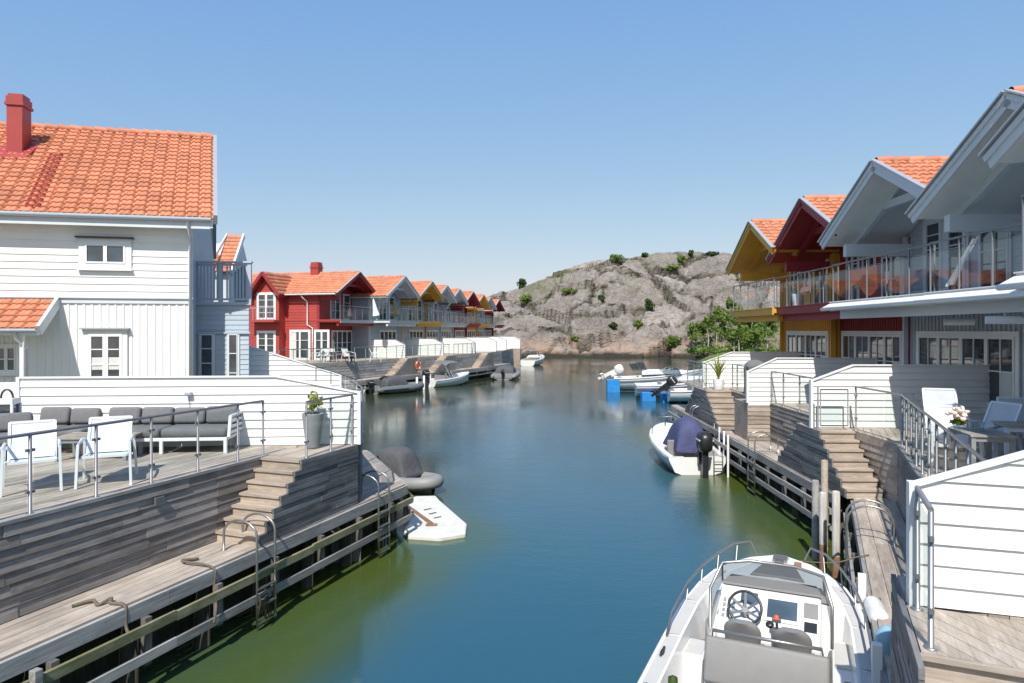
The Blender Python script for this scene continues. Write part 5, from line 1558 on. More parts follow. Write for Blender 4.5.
def place(px, py, Y):
    p = at(px, py, Y); p.z = TZ; return p
deck_chair(place(985, 420, 12.0), rad(-75), 'pale blue armchair in full view behind the grey table', 'chairblue', 'greymesh', high=1.0)
deck_chair(place(1024, 420, 12.6), rad(-20), 'pale blue armchair at the picture edge beside the small blue table', 'chairblue', 'greymesh', high=1.0)
deck_chair(place(945, 425, 13.2), rad(-20), 'tall white reclining chair before the part shaded screen', 'chairwhite', 'greymesh', high=1.12)
deck_chair(place(951, 440, 11.2), rad(-20), 'light sling chair just behind the flower vase', 'chairwhite', 'mesh', high=1.0)
table(place(1022, 430, 11.5), rad(-20), .7, .7, .72, 'small pale blue table between the blue armchairs', 'chairblue', 'deckx')

# mooring piles
for i, (px, pyt, pyb, Y, m_, lb) in enumerate(((824.5, 460, 503, 14.6, 'stairwood', 'slim brown timber pile standing by the slatted block'), (815.5, 480, 516, 14.0, 'beam', 'short grey timber pile just ahead of the brown one'), (823, 492, 540, 13.4, 'paleweathered', 'pale pile with rusty foot beside the short grey one'), (836, 491, 546, 12.7, 'paleweathered', 'pale pile with rusty foot closest to the hooped ladder'))):
    p = at(px, pyt, Y)
    r = thing('mooring_pile', lb, 'post', (p.x, p.y, 0), 0, 'mooring piles by the slatted block')
    mb = MB(); mb.lathe([(.07, .5 if m_ == 'paleweathered' else -.6), (.07, p.z - .02), (.055, p.z), (0, p.z + .005)], n=12); mb.build('shaft', M[m_], r)
    if m_ == 'paleweathered':
        mb = MB(); mb.lathe([(.072, -.6), (.072, .5)], n=12); mb.build('foot', M['rust'], r)
for i, px in enumerate((715, 719.5, 724, 728)):
    p = at(px, 424 + i * 4, 24.5 - i * .9)
    r = thing('mooring_post', 'slim white mooring post beside the blue covered boat', 'post', (p.x, p.y, 0), 0, 'four slim white posts by the blue covered boat')
    mb = MB(); mb.lathe([(.035, -.6), (.035, p.z), (.03, p.z + .03), (0, p.z + .03)], n=8); mb.build('shaft', M['whitetrim'], r)
# ladders
lb_ = FE.loc(gz(752, 452, DZ))
ladder(FE, 0, lb_[1], DZ, -1, 'steel ladder on the straight dock just past the blue covered boat', h=.55, w=.6)
ladder(FE, 0, lb_[1] + 7.5, DZ, -1, 'small distant steel ladder near the end of the straight dock', h=.5)
ladder(FR, 0, 6.2, DZ, -1, 'hooped steel ladder on the narrow walkway by the white piles', h=.62, w=.42, inn=.46)
# rope and small bits on the walkway
rope(FR, [(.06, 5.3, DZ + .02), (-.1, 5.2, DZ + .0), (-.45, 4.9, 1.15), (-1.0, 4.6, 1.2)], 'thin pale blue grey mooring line from walkway to the motorboat', .011)
rope(FE, [(-.02, .5, DZ), (-.16, .4, .9), (-.22, .1, .5), (-.2, -.3, .75), (-.17, -.5, 1.0)], 'slack rope looped down from the dock by the piles', .014)
for i, (px, py, z, m_, lb, s) in enumerate(((876, 612, 1.15, 'gel', 'white sausage fender lying on the walkway edge by the motorboat', 1.), (887, 668, 1.0, 'gelblue', 'pale blue grey fender hung between motorboat and terrace steps', 1.15))):
    p = gz(px, py, z)
    mb = MB(); pr = [(-.36, .02), (-.34, .05), (-.30, .09), (-.25, .112), (-.2, .118), (-.08, .112), (.08, .118), (.2, .112), (.25, .112), (.30, .09), (.34, .05), (.36, .02)]
    if i == 0: mb.tube([(0, y, 0) for y, _ in pr], [r_ * s for _, r_ in pr], 16)
    else: mb.tube([(0, 0, y * 1.3) for y, _ in pr], [r_ * s for _, r_ in pr], 16)
    o = mb.build('boat_fender', M[m_]); o.location = p; o.rotation_euler = (0, 0, FR.rz + .1); tag(o, lb, 'fender', 'boat fenders')
for i, (px, py) in enumerate(((862, 583), (877, 655))):
    p = gz(px, py, 1.3)
    r = thing('dock_post', ('short white dock post beside the motorboat bow', 'short white dock post beside the motorboat seats')[i], 'post', (p.x, p.y, 0), FR.rz, 'white posts on the walkway edge')
    mb = MB(); mb.bx(-.05, .05, -.05, .05, -.4, 1.42); mb.build('shaft', M['whitetrim'], r, .008)

# ================================================================ east row of houses
FC = math.radians(90) + FE.rz
P_ = dict(fm='lightgrey')
def erow(i, cy, X, name, label, body, soffit, trim, apex=6.5, wd=6.2, bd=5.02, **k):
    p = Vector((X, cy, TZ))
    off = Vector((2.2, 0, 0))
    return row_house(name, label, p + off, FC, wd, body, soffit, trim, apex, group='gabled row houses on the east shore', over=2.2, rise=1.6, tuck=-1, bd=bd, **k)
hood = {}
LW = [(-1.9, 1.9, .55, 2.15, 4, 2, dict(fm='whitetrim', vm=1, case=.12, fr=.06, curtains=((.03, .12, .1, .5), (.55, .72, .08, .4))))]
UD = [(-.2, .62, 3.15, 5.25, 1, 2, dict(fm='lightgrey', case=.08, fr=.13, name='balcony_door', rowsplit=[.62, .8])), (.78, 1.6, 3.15, 5.25, 1, 2, dict(fm='lightgrey', case=.08, fr=.13, name='balcony_door', rowsplit=[.62, .8])), (-1.7, -.7, 3.2, 5.1, 2, 2, dict(fm='lightgrey', case=.06, fr=.06))]
UR = [(-.35, .45, 3.9, 5.2, 2, 1, dict(fm='whitetrim', case=.06)), (.75, 1.6, 3.15, 5.2, 2, 3, dict(fm='whitetrim', case=.06, name='balcony_door')), (-1.9, -.8, 3.15, 5.2, 2, 3, dict(fm='whitetrim', case=.06, name='balcony_door'))]
erow(0, 26.6, 9.31, 'ochre_house', 'ochre yellow gabled house at the distant end of the east row', 'yellow', 'yellow', 'yellow', up=UR, low=LW, slab='yellow')
erow(1, 21.9, 9.33, 'red_house', 'dark red gabled house between the ochre and grey ones on the east row', 'darkred', 'darkred', 'darkred', up=UR, low=LW, slab='darkred')
erow(2, 17.0, 9.05, 'grey_house', 'grey gabled house with full gable in view beside the dark red one', 'grey', 'palegrey', 'lightgrey', up=UD, low=LW, slab='whitetrim', tilesub=12)
erow(3, 12.05, 8.8, 'grey_house', 'tall grey gabled house whose peak touches the picture edge, folded parasol on its balcony', 'grey', 'palegrey', 'lightgrey', up=UD, low=LW, slab='whitetrim')
erow(4, 6.93, 6.95, 'grey_house', 'grey house of which only a roof tip and balcony corner show at the picture edge', 'grey', 'palegrey', 'lightgrey', up=UD, low=LW, slab='whitetrim')
# patio lamps under the balconies
for i, (px, py, Y, lb) in enumerate(((959, 322, 15.6, 'white tube heater hanging under the grey balcony above the wide window'), (1005, 320, 12.6, 'white tube heater under the balcony at the picture edge'))):
    p = at(px, py, Y)
    r = thing('patio_heater', lb, 'heater', p, FC + rad(65), 'patio heaters under the balconies')
    mb = MB(); mb.tube([(-.3, 0, 0), (.3, 0, 0)], .075, 12); mb.build('body', M['chairwhite'], r)
    mb = MB(); mb.tube([(0, 0, .07), (0, 0, 5.26 - p.z if 5.26 > p.z + .1 else .2)], .02, 6); mb.build('bracket', M['chairwhite'], r)
# folded parasol and lounger on the balcony
bp = at(975, 290, 13.4); bp.z = TZ + 3.11
r = thing('folded_parasol', 'white frame and cream fabric of a folded parasol leaning on the grey balcony', 'parasol', bp, FC)
mb = MB(); mb.tube([(.75, .1, .1), (-.1, .0, 1.0)], .03, 6); mb.build('pole', M['chairwhite'], r)
mb = MB(); mb.grid([[Vector((.72 - .78 * t + w_ * math.cos(a), .05 + w_ * math.sin(a), .12 + .85 * t)) for a in [2 * math.pi * k / 10 for k in range(10)]] for t, w_ in ((0, .07), (.3, .065), (.7, .05), (1, .03))], closed=True); mb.build('canopy', M['chairwhite'], r)
pot_plant(Vector((9.75, 23.3, TZ + 3.11)), 'white pot with upright green plant on the dark red balcony', .42, .2, .16, 'chairwhite', 'palm', .7, seed=21, lm='leaf')
# ochre towel on the railing
mb = MB(); mb.grid([[Vector((.0 + .02 * math.sin(k * 2.1), .16 * k / 4, 0)), Vector((.02, .16 * k / 4, -.5))] for k in range(5)], smooth=True)
o = mb.build('hanging_towel', M['yellow']); o.location = (9.34, 20.2, TZ + 4.16); tag(o, 'ochre towel over the dark red balcony rail', 'towel')
mb = MB(); mb.grid([[Vector((.0 + .015 * math.sin(k * 1.7), 1.5 * k / 8, .02 * math.sin(k))), Vector((.08, 1.5 * k / 8 + .1, -.55 - .2 * math.sin(k * .7)))] for k in range(9)], smooth=True)
o = mb.build('hanging_blanket', M['orange']); o.location = (9.4, 17.6, TZ + 3.95); tag(o, 'orange blanket behind the balcony glass beside the grey gable', 'blanket')

# ================================================================ boats on the east side
simple_boat('motor_boat', 'white motorboat with navy canvas cover and black outboard at the dock', gz(698, 475, .0), rad(-.5), 4.9, 1.0, .78, cover='navy', group='white motorboats in the harbour', wind=False, mp=.12, ms=1.3, sladder=True)
bx_ = [(gz(614, 391, 0), rad(-99), 6.6, 1.2, 1.15, 'white cuddy boat with raised white outboard, the rearmost of three on blue floats', True, -1.1, 'oldwhite'),
       (gz(634, 398, 0) + Vector((.1, 0, 0)), rad(-96), 6.0, 1.15, 1.0, 'white open boat in the middle of three resting on blue floats', True, 0, 'blackpl'),
       (gz(668, 403, 0), rad(-94), 5.2, 1.05, .85, 'white open boat with tilted black outboard, in front of the three on blue floats', False, -.9, 'blackpl')]
for i, (p, rz, ln, bm, fb, lb, cd, tl_, mc) in enumerate(bx_):
    simple_boat('motor_boat', lb, p + Vector((0, 0, .22)), rz, ln, bm, fb, group='white motorboats in the harbour', cuddy=cd, motor=(i != 1), tilt=tl_, mcol=mc, ws=(.36, .50, .5)[i], ms=(1.35, 1, 1.25)[i], stripe=('potgrey', 'navy', None)[i])
for i, (px, py, wx, lb) in enumerate(((613, 392, .95, 'tall blue plastic float under the rearmost white boat stern'), (648, 399, .9, 'blue plastic float beside the tilted black outboard, on its outer side'), (668, 400, .85, 'blue plastic float just inside the tilted black outboard'), (690, 401, .9, 'blue plastic float by the dock end'))):
    p = gz(px, py + (1.5 if i else 0), 0)
    mb = MB(); h_ = .95 if i == 0 else .55; mb.bx(-wx / 2, wx / 2, -.35, .35, -.2, h_); mb.bx(-wx / 2 - .01, wx / 2 + .01, -.36, .36, h_ * .45, h_ * .5)
    o = mb.build('boat_float', M['float'], None, .04); o.location = p; tag(o, lb, 'float', 'blue floats under the white boats')
# ================================================================ west row of houses
AP = [(359.5, 272.5), (405, 277), (432, 282), (447, 286), (459.5, 289.5), (473, 292), (483.5, 295), (490.5, 297.5), (499, 300)]
WA = 4.6
apx = []
for px, py in AP:
    Y = FPX * WA / (HY - py)
    apx.append(((px - CX) / FPX * Y, Y))
WROT = rad(-90 - 16)
nrm_ = Vector((math.cos(rad(-16)), math.sin(rad(-16)), 0))      # outward, to the canal
rowd = Vector((-nrm_.y, nrm_.x, 0))
wl_ = dict(fm='whitetrim', case=.08, fr=.06)
LWW = [(-2.2, .9, .35, 2.2, 4, 2, wl_)]
UDW = [(-.3, 1.1, 3.15, 5.25, 2, 3, dict(fm='whitetrim', case=.08, name='balcony_door')), (-1.9, -.9, 3.2, 5.2, 1, 3, dict(fm='whitetrim', case=.06, name='balcony_door'))]
spec = [('red_house', 'red', 'darkred', 'darkred', 'long red end house with French doors and dormer, first of the west row', 'metalgrey'),
        ('grey_house', 'grey', 'lightgrey', 'lightgrey', 'grey gabled house next to the long red end house', 'metalgrey'),
        ('ochre_house', 'grey', 'yellow', 'yellow', 'ochre gabled house third along the west row, the larger ochre one', 'yellow'),
        ('grey_house', 'grey', 'lightgrey', 'lightgrey', 'grey gabled house just past the larger ochre one in the west row', 'metalgrey'),
        ('grey_house', 'lightgrey', 'lightgrey', 'lightgrey', 'pale grey gabled house before the small dark red gable of the west row', 'metalgrey'),
        ('red_house', 'darkred', 'darkred', 'darkred', 'small dark red gabled house between pale grey and small ochre gables', 'darkred'),
        ('ochre_house', 'yellow', 'yellow', 'yellow', 'small ochre gabled house near the end of the west row', 'yellow'),
        ('grey_house', 'grey', 'lightgrey', 'lightgrey', 'small grey gabled house, last but one of the west row', 'metalgrey'),
        ('red_house', 'darkred', 'darkred', 'darkred', 'dark red gable closing the west row against the rocky hill', 'darkred')]
for i, (nm, body, sof, trim, lb, slab) in enumerate(spec):
    x, y = apx[i]
    over = 2.0
    p = Vector((x, y, TZ)) - nrm_ * over
    h = row_house(nm, lb, p, WROT, 6.9, body, sof, trim, 6.9, deep=(11 if i == 0 else 8), over=over, bd=5.9, tuck=-1, group='gabled row houses on the west shore', up=UDW, low=LWW,
                  fine=False, tilesub=6, bh=.22, slab=slab, chim=[(.0, -1.9, .7, .75), (.3, -3.2, .6, .45), (.2, -3.1, .7, .5), None, None, None, None, None, None][i] if i < 3 else None)
    if i == 0:
        red = h; redP = p
# side of the red end house facing the camera
RH = Frame(redP.x, redP.y, math.degrees(WROT))
hs0 = 5.9 / 2 - .012
MR = lambda s, z, n: Vector((hs0 - .02 + n, s, z))          # wall plane at local +x
c0 = RH.w(hs0, 0)
rzs = RH.rz + rad(90)                                        # direction of local +y
def rs_(px, py):
    s, z = hit(px, py, (c0.x, c0.y), rzs); return s, z - TZ
mb = MB(); clap(mb, MR, [(-11, 0), (-.02, 0), (-.02, 4.75), (-11, 4.75)], .22, .008, .028, -.03); mb.bx(hs0 - .02, hs0 + .03, -11, 2.0, 3.0, 3.1); mb.build('side_wall', M['red'], red)
def wwin(a, b, r, c, name='french_door', **k):
    s0, z1 = rs_(*a); s1, z0 = rs_(*b)
    z0 = max(.08, z0)
    window(red, MR, s0, s1, z0, z1, c, r, fm='whitetrim', case=.1, fr=.07, name=name, n0=.034, sill=False, **k)
wwin((291, 331), (309.5, 368), 3, 2, 'window', curtains=((.02, .3, .03, .95),))
wwin((315.5, 331), (328.5, 368), 3, 2)
# dormer wing
sA = rs_(258, 300)[0]; sB = rs_(288, 300)[0]
WN = .8
mb = MB()
wingz = 5.1; wa = rs_(270, 273)[1]
mid = (sA + sB) / 2
mb.mprism(MR, [(sA + .25, 0), (sB - .25, 0), (sB - .25, wingz), (mid, wa - .25), (sA + .25, wingz)], .0, WN)
Mwg = lambda s, z, n: MR(s, z, n + WN)
clap(mb, Mwg, [(sA + .25, 0), (sB - .25, 0), (sB - .25, wingz), (mid, wa - .25), (sA + .25, wingz)], .22, .008, .028, -.03)
dm = mb.build('dormer', M['red'], red)
tl = MB(); mb = MB()
for (e, ez_) in ((sA - .1, wingz - .1), (sB + .1, wingz - .1)):
    a = MR(e, ez_, WN + .55); b = MR(e, ez_, -2.2); c = MR(mid, wa, -2.2); d = MR(mid, wa, WN + .55)
    tiles(tl, a, b, c, d, .36, .36, 6)
    vs = [v - Vector((0, 0, .06)) for v in (a, b, c, d)]; mb.add(vs + [v - Vector((0, 0, .16)) for v in vs], MB.BOXF)
    mb.beam(a + Vector((.02, 0, -.08)), d + Vector((.02, 0, -.08)), .06, .24)
tl.build('dormer_roof', M['tile'], dm); mb.build('bargeboard', M['darkred'], dm)
for (z0, z1) in ((.08, 2.15), (3.15, 5.1)):
    window(dm, Mwg, mid - .75, mid + .75, z0, z1, 2, 4, fm='whitetrim', case=.1, fr=.09, name='french_door', n0=.034, sill=False)
mb = MB(); mb.mbox(MR, sA + .1, sB - .1, 2.9, 3.05, WN + .04, WN + .9); mb.build('balcony_floor', M['red'], dm)
mb = MB()
for q in range(9): mb.mbox(MR, sA + .15 + q * (sB - sA - .3) / 8 - .015, sA + .15 + q * (sB - sA - .3) / 8 + .015, 3.05, 3.95, WN + .84, WN + .87)
mb.mbox(MR, sA + .1, sB - .1, 3.95, 4.0, WN + .82, WN + .9); mb.build('balcony_railing', M['metalgrey'], dm)
mb = MB(); a = MR(rs_(305, 294)[0], 5.0, .12); mb.tube([(hs0 + .58, -11, 5.02), (hs0 + .58, 1.9, 5.02)], .06, 8)
sd = rs_(308, 320)[0]; mb.tube([(hs0 + .58, sd - .3, 5.0), (hs0 + .5, sd - .2, 4.8), (hs0 + .12, sd, 4.5), (hs0 + .12, sd, 2.7), (hs0 + .1, sd + .45, 2.45), (hs0 + .1, sd + .45, 0)], .045, 6); mb.build('gutter', M['whitetrim'], red)

# ---------------------------------------------------------------- quay, terraces and screens of the west row
DFv = [Vector((x, y, 0)) for x, y in DF]
def offs(pl, d):
    out = []
    for i, p in enumerate(pl):
        t = (pl[min(i + 1, len(pl) - 1)] - pl[max(i - 1, 0)]).normalized()
        out.append(p + Vector((-t.y, t.x, 0)) * d)
    return out
TF = offs(DFv, .95)
FW = Frame(DFv[0].x, DFv[0].y, 0)
lw = [(p.x, p.y) for p in DFv]; tw = [(p.x, p.y) for p in TF]
rel = lambda P: [(a - FW.x, b - FW.y) for a, b in P]
ext0 = (-19, 42.5)
qroot = dock('timber_dock', 'long distant timber dock with pale rails under the terraces of the west row', FW, [], rel([(-14.5, 44.5)] + lw[:5]), 1.05, 1, group='timber docks along the canal', postgap=2.4, drop=(.30, .62), mats=('deckx', 'beam', 'beam', 'pile'))
ox, oy = rel([(-14.5, 44.5)])[0]
mb = MB(); pq = [(-14.5, 44.5)] + lw[:5]; pt = [(-15.4, 45)] + tw[:5]
for a, b, c, d in zip(pq, pq[1:], pt[1:], pt): mb.prism([(x - FW.x - ox, y - FW.y - oy) for x, y in (a, b, c, d)], .93, 1.05, rt())
mb.build('decking', M['deckx'], qroot)
tr = thing('wooden_terrace', 'long dark boarded terrace of the west row with orange lit steps', 'terrace', (FW.x, FW.y, 0), 0, 'raised timber terraces')
PT = [Vector((-15.4, 45, 0))] + TF
mb = MB()
for a, b in zip(PT, PT[1:]):
    a, b = a - Vector((FW.x, FW.y, 0)), b - Vector((FW.x, FW.y, 0))
    d = (b - a); ln = d.length; d.normalize(); nn = Vector((d.y, -d.x, 0))
    clap(mb, lambda s, z, n, a=a, d=d, nn=nn: a + d * s + nn * n + Vector((0, 0, z)), [(0, -.3), (ln, -.3), (ln, TZ - .1), (0, TZ - .1)], .2, .002, .02, -.3, seg=3)
mb.build('retaining_wall', M['beam'], tr)
mb = MB()
back = [(p.x - FW.x - 6, p.y - FW.y + 1.5) for p in PT]; frt = [(p.x - FW.x, p.y - FW.y) for p in PT]
for a, b, c, d in zip(frt, frt[1:], back[1:], back): mb.prism([a, b, c, d], TZ - .098, TZ, rt())
mb.build('decking', M['deckx'], tr)
def on_wall(px, off):
    """point where a pixel column crosses the terrace front"""
    k = (px - CX) / FPX
    for a, b in zip(PT, PT[1:]):
        fa, fb = a.x - k * a.y, b.x - k * b.y
        if fa * fb <= 0:
            t = fa / (fa - fb); p = a.lerp(b, t); d = (b - a).normalized()
            return p, d, Vector((d.y, -d.x, 0))
    return PT[-1], Vector((0, 1, 0)), Vector((1, 0, 0))
# steps against the terrace wall
for k, (px, lb) in enumerate(((385, 1), (427, 1), (472, 1))):
    p, d, nn = on_wall(px, 0)
    mb = MB()
    F2 = Frame(p.x, p.y, math.degrees(math.atan2(d.y, d.x)) - 90)
    n = 7
    for i in range(n):
        z = 1.05 + (TZ - 1.05) * (i + 1) / n
        vs = [F2.w(x, y) for x, y in ((.02, i * .32), (.75, i * .32), (.75, 3.4), (.02, 3.4))]
        vs = [(v.x - FW.x, v.y - FW.y) for v in vs]
        mb.prism(vs, z - (TZ - 1.05) / n + .002, z - .002, rt())
    mb.build('stair', M['stairwood'], tr)
    mb = MB(); vs = [F2.w(x, y) for x, y in ((.752, 0), (.80, 0), (.80, 3.4), (.752, 3.4))]
    a, b = F2.w(.78, .1), F2.w(.78, 3.4)
    pts = [(0, 1.06), (3.4, 1.06), (3.4, TZ), (2.1, TZ)]
    mb.mprism(lambda s, z, n, F2=F2: Vector((F2.w(.76 + n, s).x - FW.x, F2.w(.76 + n, s).y - FW.y, z)), pts, 0, .05); mb.build('stair_wall', M['wall_y'], tr)
# rails of the west terraces
for k, (i0, lb) in enumerate(((0, 'distant terrace railing below the red end house windows'), (1, 'distant terrace railing in front of the first grey gable of the west row'), (2, 'distant terrace railing in front of the larger ochre gable'), (3, 'distant terrace railing before the middle grey gables of the west row'))):
    a, b = PT[i0] * .97 + PT[i0 + 1] * .03, PT[i0 + 1] * .9 + PT[i0] * .1
    n = 5
    pts = [a.lerp(b, t / n) for t in range(n + 1)]
    railing(FW, [(p.x - FW.x - .12, p.y - FW.y) for p in pts], TZ, lb, fine=False, group='distant terrace railings of the west row', r=.03)
# screens at the house boundaries
names = ['white screen with sloping end beside the red end house terrace', 'white screen before the first grey gable of the west row', 'white screen before the larger ochre gable', 'white screen, first of the tight cluster under the small gables', 'white screen, second of the tight cluster under the small gables', 'white screen with plank foot under the small dark red gable', 'white screen with plank foot under the small ochre gable', 'white screen with plank foot at the far end of the west terraces']
for k in range(8):
    B = (Vector((*apx[k], 0)) + Vector((*apx[k + 1], 0))) / 2
    ends = None
    for s in range(0, 160):
        q = B + nrm_ * (s * .06)
        kx = min(((q - a).cross(b - a).z / (b - a).length, a, b) if 0 <= (q - a).dot(b - a) <= (b - a).length_squared else (-9, a, b) for a, b in zip(PT, PT[1:]))
        near = [((q - a).cross(b - a).z / (b - a).length) for a, b in zip(PT, PT[1:]) if 0 <= (q - a).dot(b - a) <= (b - a).length_squared]
        if near and max(near) > -.05:
            ends = q; break
    ends = ends or B + nrm_ * 4
    if k >= 5: ends = ends + nrm_ * .95
    ends.z = TZ
    screen_fence(ends, math.atan2(-nrm_.y, -nrm_.x), [(0, .01), (3.6, .01), (3.6, 1.5), (.9, 1.5), (0, 1.1)], names[k], group='white screens of the west row', bh=.2, capm='metalgrey')
    if k >= 4:
        mb = MB(); mb.bx(-.02, 1.0, -.12, .12, -2.6, -.01); o = mb.build('plank_foot', M['wall_x'], None); o.location = ends; o.rotation_euler = (0, 0, math.atan2(-nrm_.y, -nrm_.x))
        tag(o, ['', '', '', '', 'plank wall under the second clustered white screen', 'plank wall under the screen by the small dark red gable', 'plank wall under the screen by the small ochre gable', 'plank wall under the last white screen of the row'][k], 'wall', 'plank walls under the west screens')
# tall white posts and lifebuoy
for i, (px, py) in enumerate(((364.6, 394), (417, 391), (424, 389), (430, 387))):
    p = gz(px, py, 0)
    r = thing('quay_post', 'white post standing in the water by the dark inflatable boat', 'post', p, 0, 'white posts in the water by the dark inflatable boat')
    mb = MB(); mb.lathe([(.09, -.6), (.09, 1.02), (.06, 1.07), (0, 1.07)], n=8); mb.build('shaft', M['whitetrim'], r)
p, d, nn = on_wall(409, 0)
p = p + nn * .85; lbz = 1.75
r = thing('lifebuoy', 'orange lifebuoy on the dark stair wall of the west terrace', 'lifebuoy', (p.x, p.y, lbz), math.atan2(d.y, d.x))
mb = MB(); mb.tube([(.30 * math.cos(a), -.05, .33 * math.sin(a)) for a in [2 * math.pi * k / 20 for k in range(20)]], .075, 8, closed=True); mb.build('ring', M['orange'], r)
mb = MB()
for k in range(4):
    a = math.pi / 4 + k * math.pi / 2; mb.tube([(.30 * math.cos(a + t), -.05, .33 * math.sin(a + t)) for t in (-.12, 0, .12)], .08, 8)
mb.build('band', M['whitetrim'], r)
# terrace furniture of the red house
for i, (px, lb) in enumerate(((316, 'pale wicker chair by the white French door of the red house terrace'), (323, 'pale wicker chair between French door and table on the red house terrace'), (331, 'pale wicker chair left of the terrace table of the red house'.replace('left of', 'beside')), (349, 'pale wicker chair beyond the terrace table of the red house'), (376, 'lone wicker chair by the white screen on the red house terrace'))):
    p = at(px, 355, 49.5); p.z = TZ
    deck_chair(p, rad(40 * i - 60), lb, 'oldwhite', 'oldwhite', 'wicker chairs on the red house terrace', high=.95)
p = at(341, 355, 50); p.z = TZ
table(p, .3, 1.6, .9, .72, 'dark dining table on the red house terrace', 'darkmetal', 'beam')
# parasol canopy folded and lounge pieces on west balconies
for i, (px, py, Y, lb, m_) in enumerate(((377, 308, 55, 'white folded parasol on the balcony of the red end house', 'chairwhite'), (397, 310, 59, 'tan folded parasol on the balcony of the first grey gable', 'amber'))):
    p = at(px, py, Y); p.z = TZ + 3.11
    r = thing('folded_parasol', lb, 'parasol', p, .3, 'folded parasols on the west balconies')
    mb = MB(); mb.tube([(0, 0, 0), (-.3, 0, 1.7)], .04, 6); mb.build('pole', M['chairwhite'], r)
    mb = MB(); mb.tube([(-.06, 0, .35), (-.14, 0, .8), (-.29, 0, 1.65)], [.28, .2, .05], 8); mb.build('canopy', M[m_], r)
# boats of the west quay
rib_boat('inflatable_boat', 'dark grey inflatable boat with black outboard and cover by the distant dock', gz(374, 394, 0), rad(-46), 4.3, .8, .28, 'ribdark', 'inflatable boats in the harbour')
b2 = simple_boat('motor_boat', 'small white boat with pale blue stripe, dark sun top and black outboard', gz(429, 387, 0), rad(-42), 4.5, .95, .8, 'gel', 'white motorboats in the harbour', wind=True, stripe='gelblue', ms=1.25)
mb = MB(); rows = []
for y, z in ((1.0, 1.9), (1.6, 2.1), (2.4, 2.1), (3.0, 1.85)): rows.append([Vector((-.85, y, z - .16)), Vector((-.5, y, z)), Vector((.5, y, z)), Vector((.85, y, z - .16))])
mb.grid(rows); mb.build('sun_top', M['cover'], b2)
mb = MB()
for s in (-1, 1):
    mb.tube([(s * .85, 1.7, .7), (s * .85, 1.0, 1.75)], .025, 5); mb.tube([(s * .85, 1.7, .7), (s * .85, 3.0, 1.7)], .025, 5)
mb.build('sun_top_frame', M['steel'], b2)
rib_boat('inflatable_boat', 'grey covered inflatable boat below the plank footed screens', gz(503, 380, 0), rad(-8), 5.2, 1.0, .3, 'ribgrey', 'inflatable boats in the harbour')
simple_boat('motor_boat', 'white boat with grey windscreen moored off the end of the west row', gz(527, 366, 0), rad(-20), 5.8, 1.2, 1.0, group='white motorboats in the harbour', cuddy=True, motor=False)
# ================================================================ motorboat in front
bow = Vector((4.12, 10.45, 0)); wdir = Vector((math.sin(rad(25)), math.cos(rad(25)), 0)); LB = 6.7
bt = thing('motor_boat', 'large white open motorboat with grey seats and steering console in front', 'boat', bow - wdir * LB, rad(-25), 'white motorboats in the harbour')
ys = [0, 1.2, 2.6, 3.8, 4.8, 5.4, 5.9, 6.25, 6.5, LB]
hw = [1.10, 1.14, 1.17, 1.16, 1.12, 1.03, .88, .66, .42, .06]
zg = [.92, .93, .96, 1.0, 1.06, 1.11, 1.16, 1.2, 1.23, 1.25]
hc = [.95, .98, 1.0, .98, .9, .76, .58, .4, .22, .02]
zc = [.06, .06, .08, .12, .2, .3, .42, .56, .74, 1.0]
zk = [-.3, -.3, -.3, -.3, -.25, -.12, .08, .35, .65, 1.0]
mb = MB(); hull_mesh(mb, ys, hw, zg, hc, zc, zk, .22, .42); mb.build('hull', M['gel'], bt)
mb = MB(); mb.tube([Vector((-hw[i] - .01, ys[i], zg[i] - .06)) for i in range(10)] + [Vector((hw[i] + .01, ys[i], zg[i] - .06)) for i in range(9, -1, -1)], .028, 8); mb.build('rub_rail', M['boatgrey'], bt)
# sole, side deck pads
mb = MB(); mb.prism([(-.9, .1), (.9, .1), (.88, 4.7), (.6, 5.5), (-.6, 5.5), (-.88, 4.7)], .425, .44); mb.build('sole', M['boatfloor'], bt)
for s in (-1, 1):
    mb = MB()
    for k in range(1, 6): 
        a, b = k, k + 1
        vs = [(s * (hw[a] - .045), ys[a] + .02, zg[a] + .016), (s * (hw[a] - .19), ys[a] + .02, zg[a] + .018), (s * (hw[b] - .19), ys[b] - .02, zg[b] + .018), (s * (hw[b] - .045), ys[b] - .02, zg[b] + .016)]
        mb.add(vs, [(0, 1, 2, 3)])
    mb.build('deck_pad', M['boatfloor'], bt)
# foredeck
mb = MB(); rows = []
for y, w_, z, c in ((5.15, .98, 1.085, .06), (5.5, .86, 1.115, .07), (5.9, .70, 1.16, .06), (6.3, .42, 1.20, .04), (6.6, .1, 1.235, .01)):
    rows.append([Vector((-w_, y, z)), Vector((-w_ * .6, y, z + c)), Vector((0, y, z + c * 1.25)), Vector((w_ * .6, y, z + c)), Vector((w_, y, z))])
mb.grid(rows); mb.add([Vector((-.98, 5.15, 1.085)), Vector((-.59, 5.15, 1.145)), Vector((0, 5.15, 1.16)), Vector((.59, 5.15, 1.145)), Vector((.98, 5.15, 1.085)), Vector((.95, 5.15, .42)), Vector((-.95, 5.15, .42))], [(0, 1, 2, 3, 4, 5, 6)])
fd_ = mb.build('foredeck', M['gel'], bt)
mb = MB(); mb.prism([(-.34, 5.75), (.34, 5.75), (.22, 6.25), (-.22, 6.25)], 1.22, 1.25); mb.build('hatch', M['boatgrey'], fd_, .015)
mb = MB(); mb.prism([(-.66, 5.2), (.66, 5.2), (.58, 5.62), (-.58, 5.62)], 1.17, 1.215); mb.build('sun_pad', M['boatgrey'], fd_, .02)
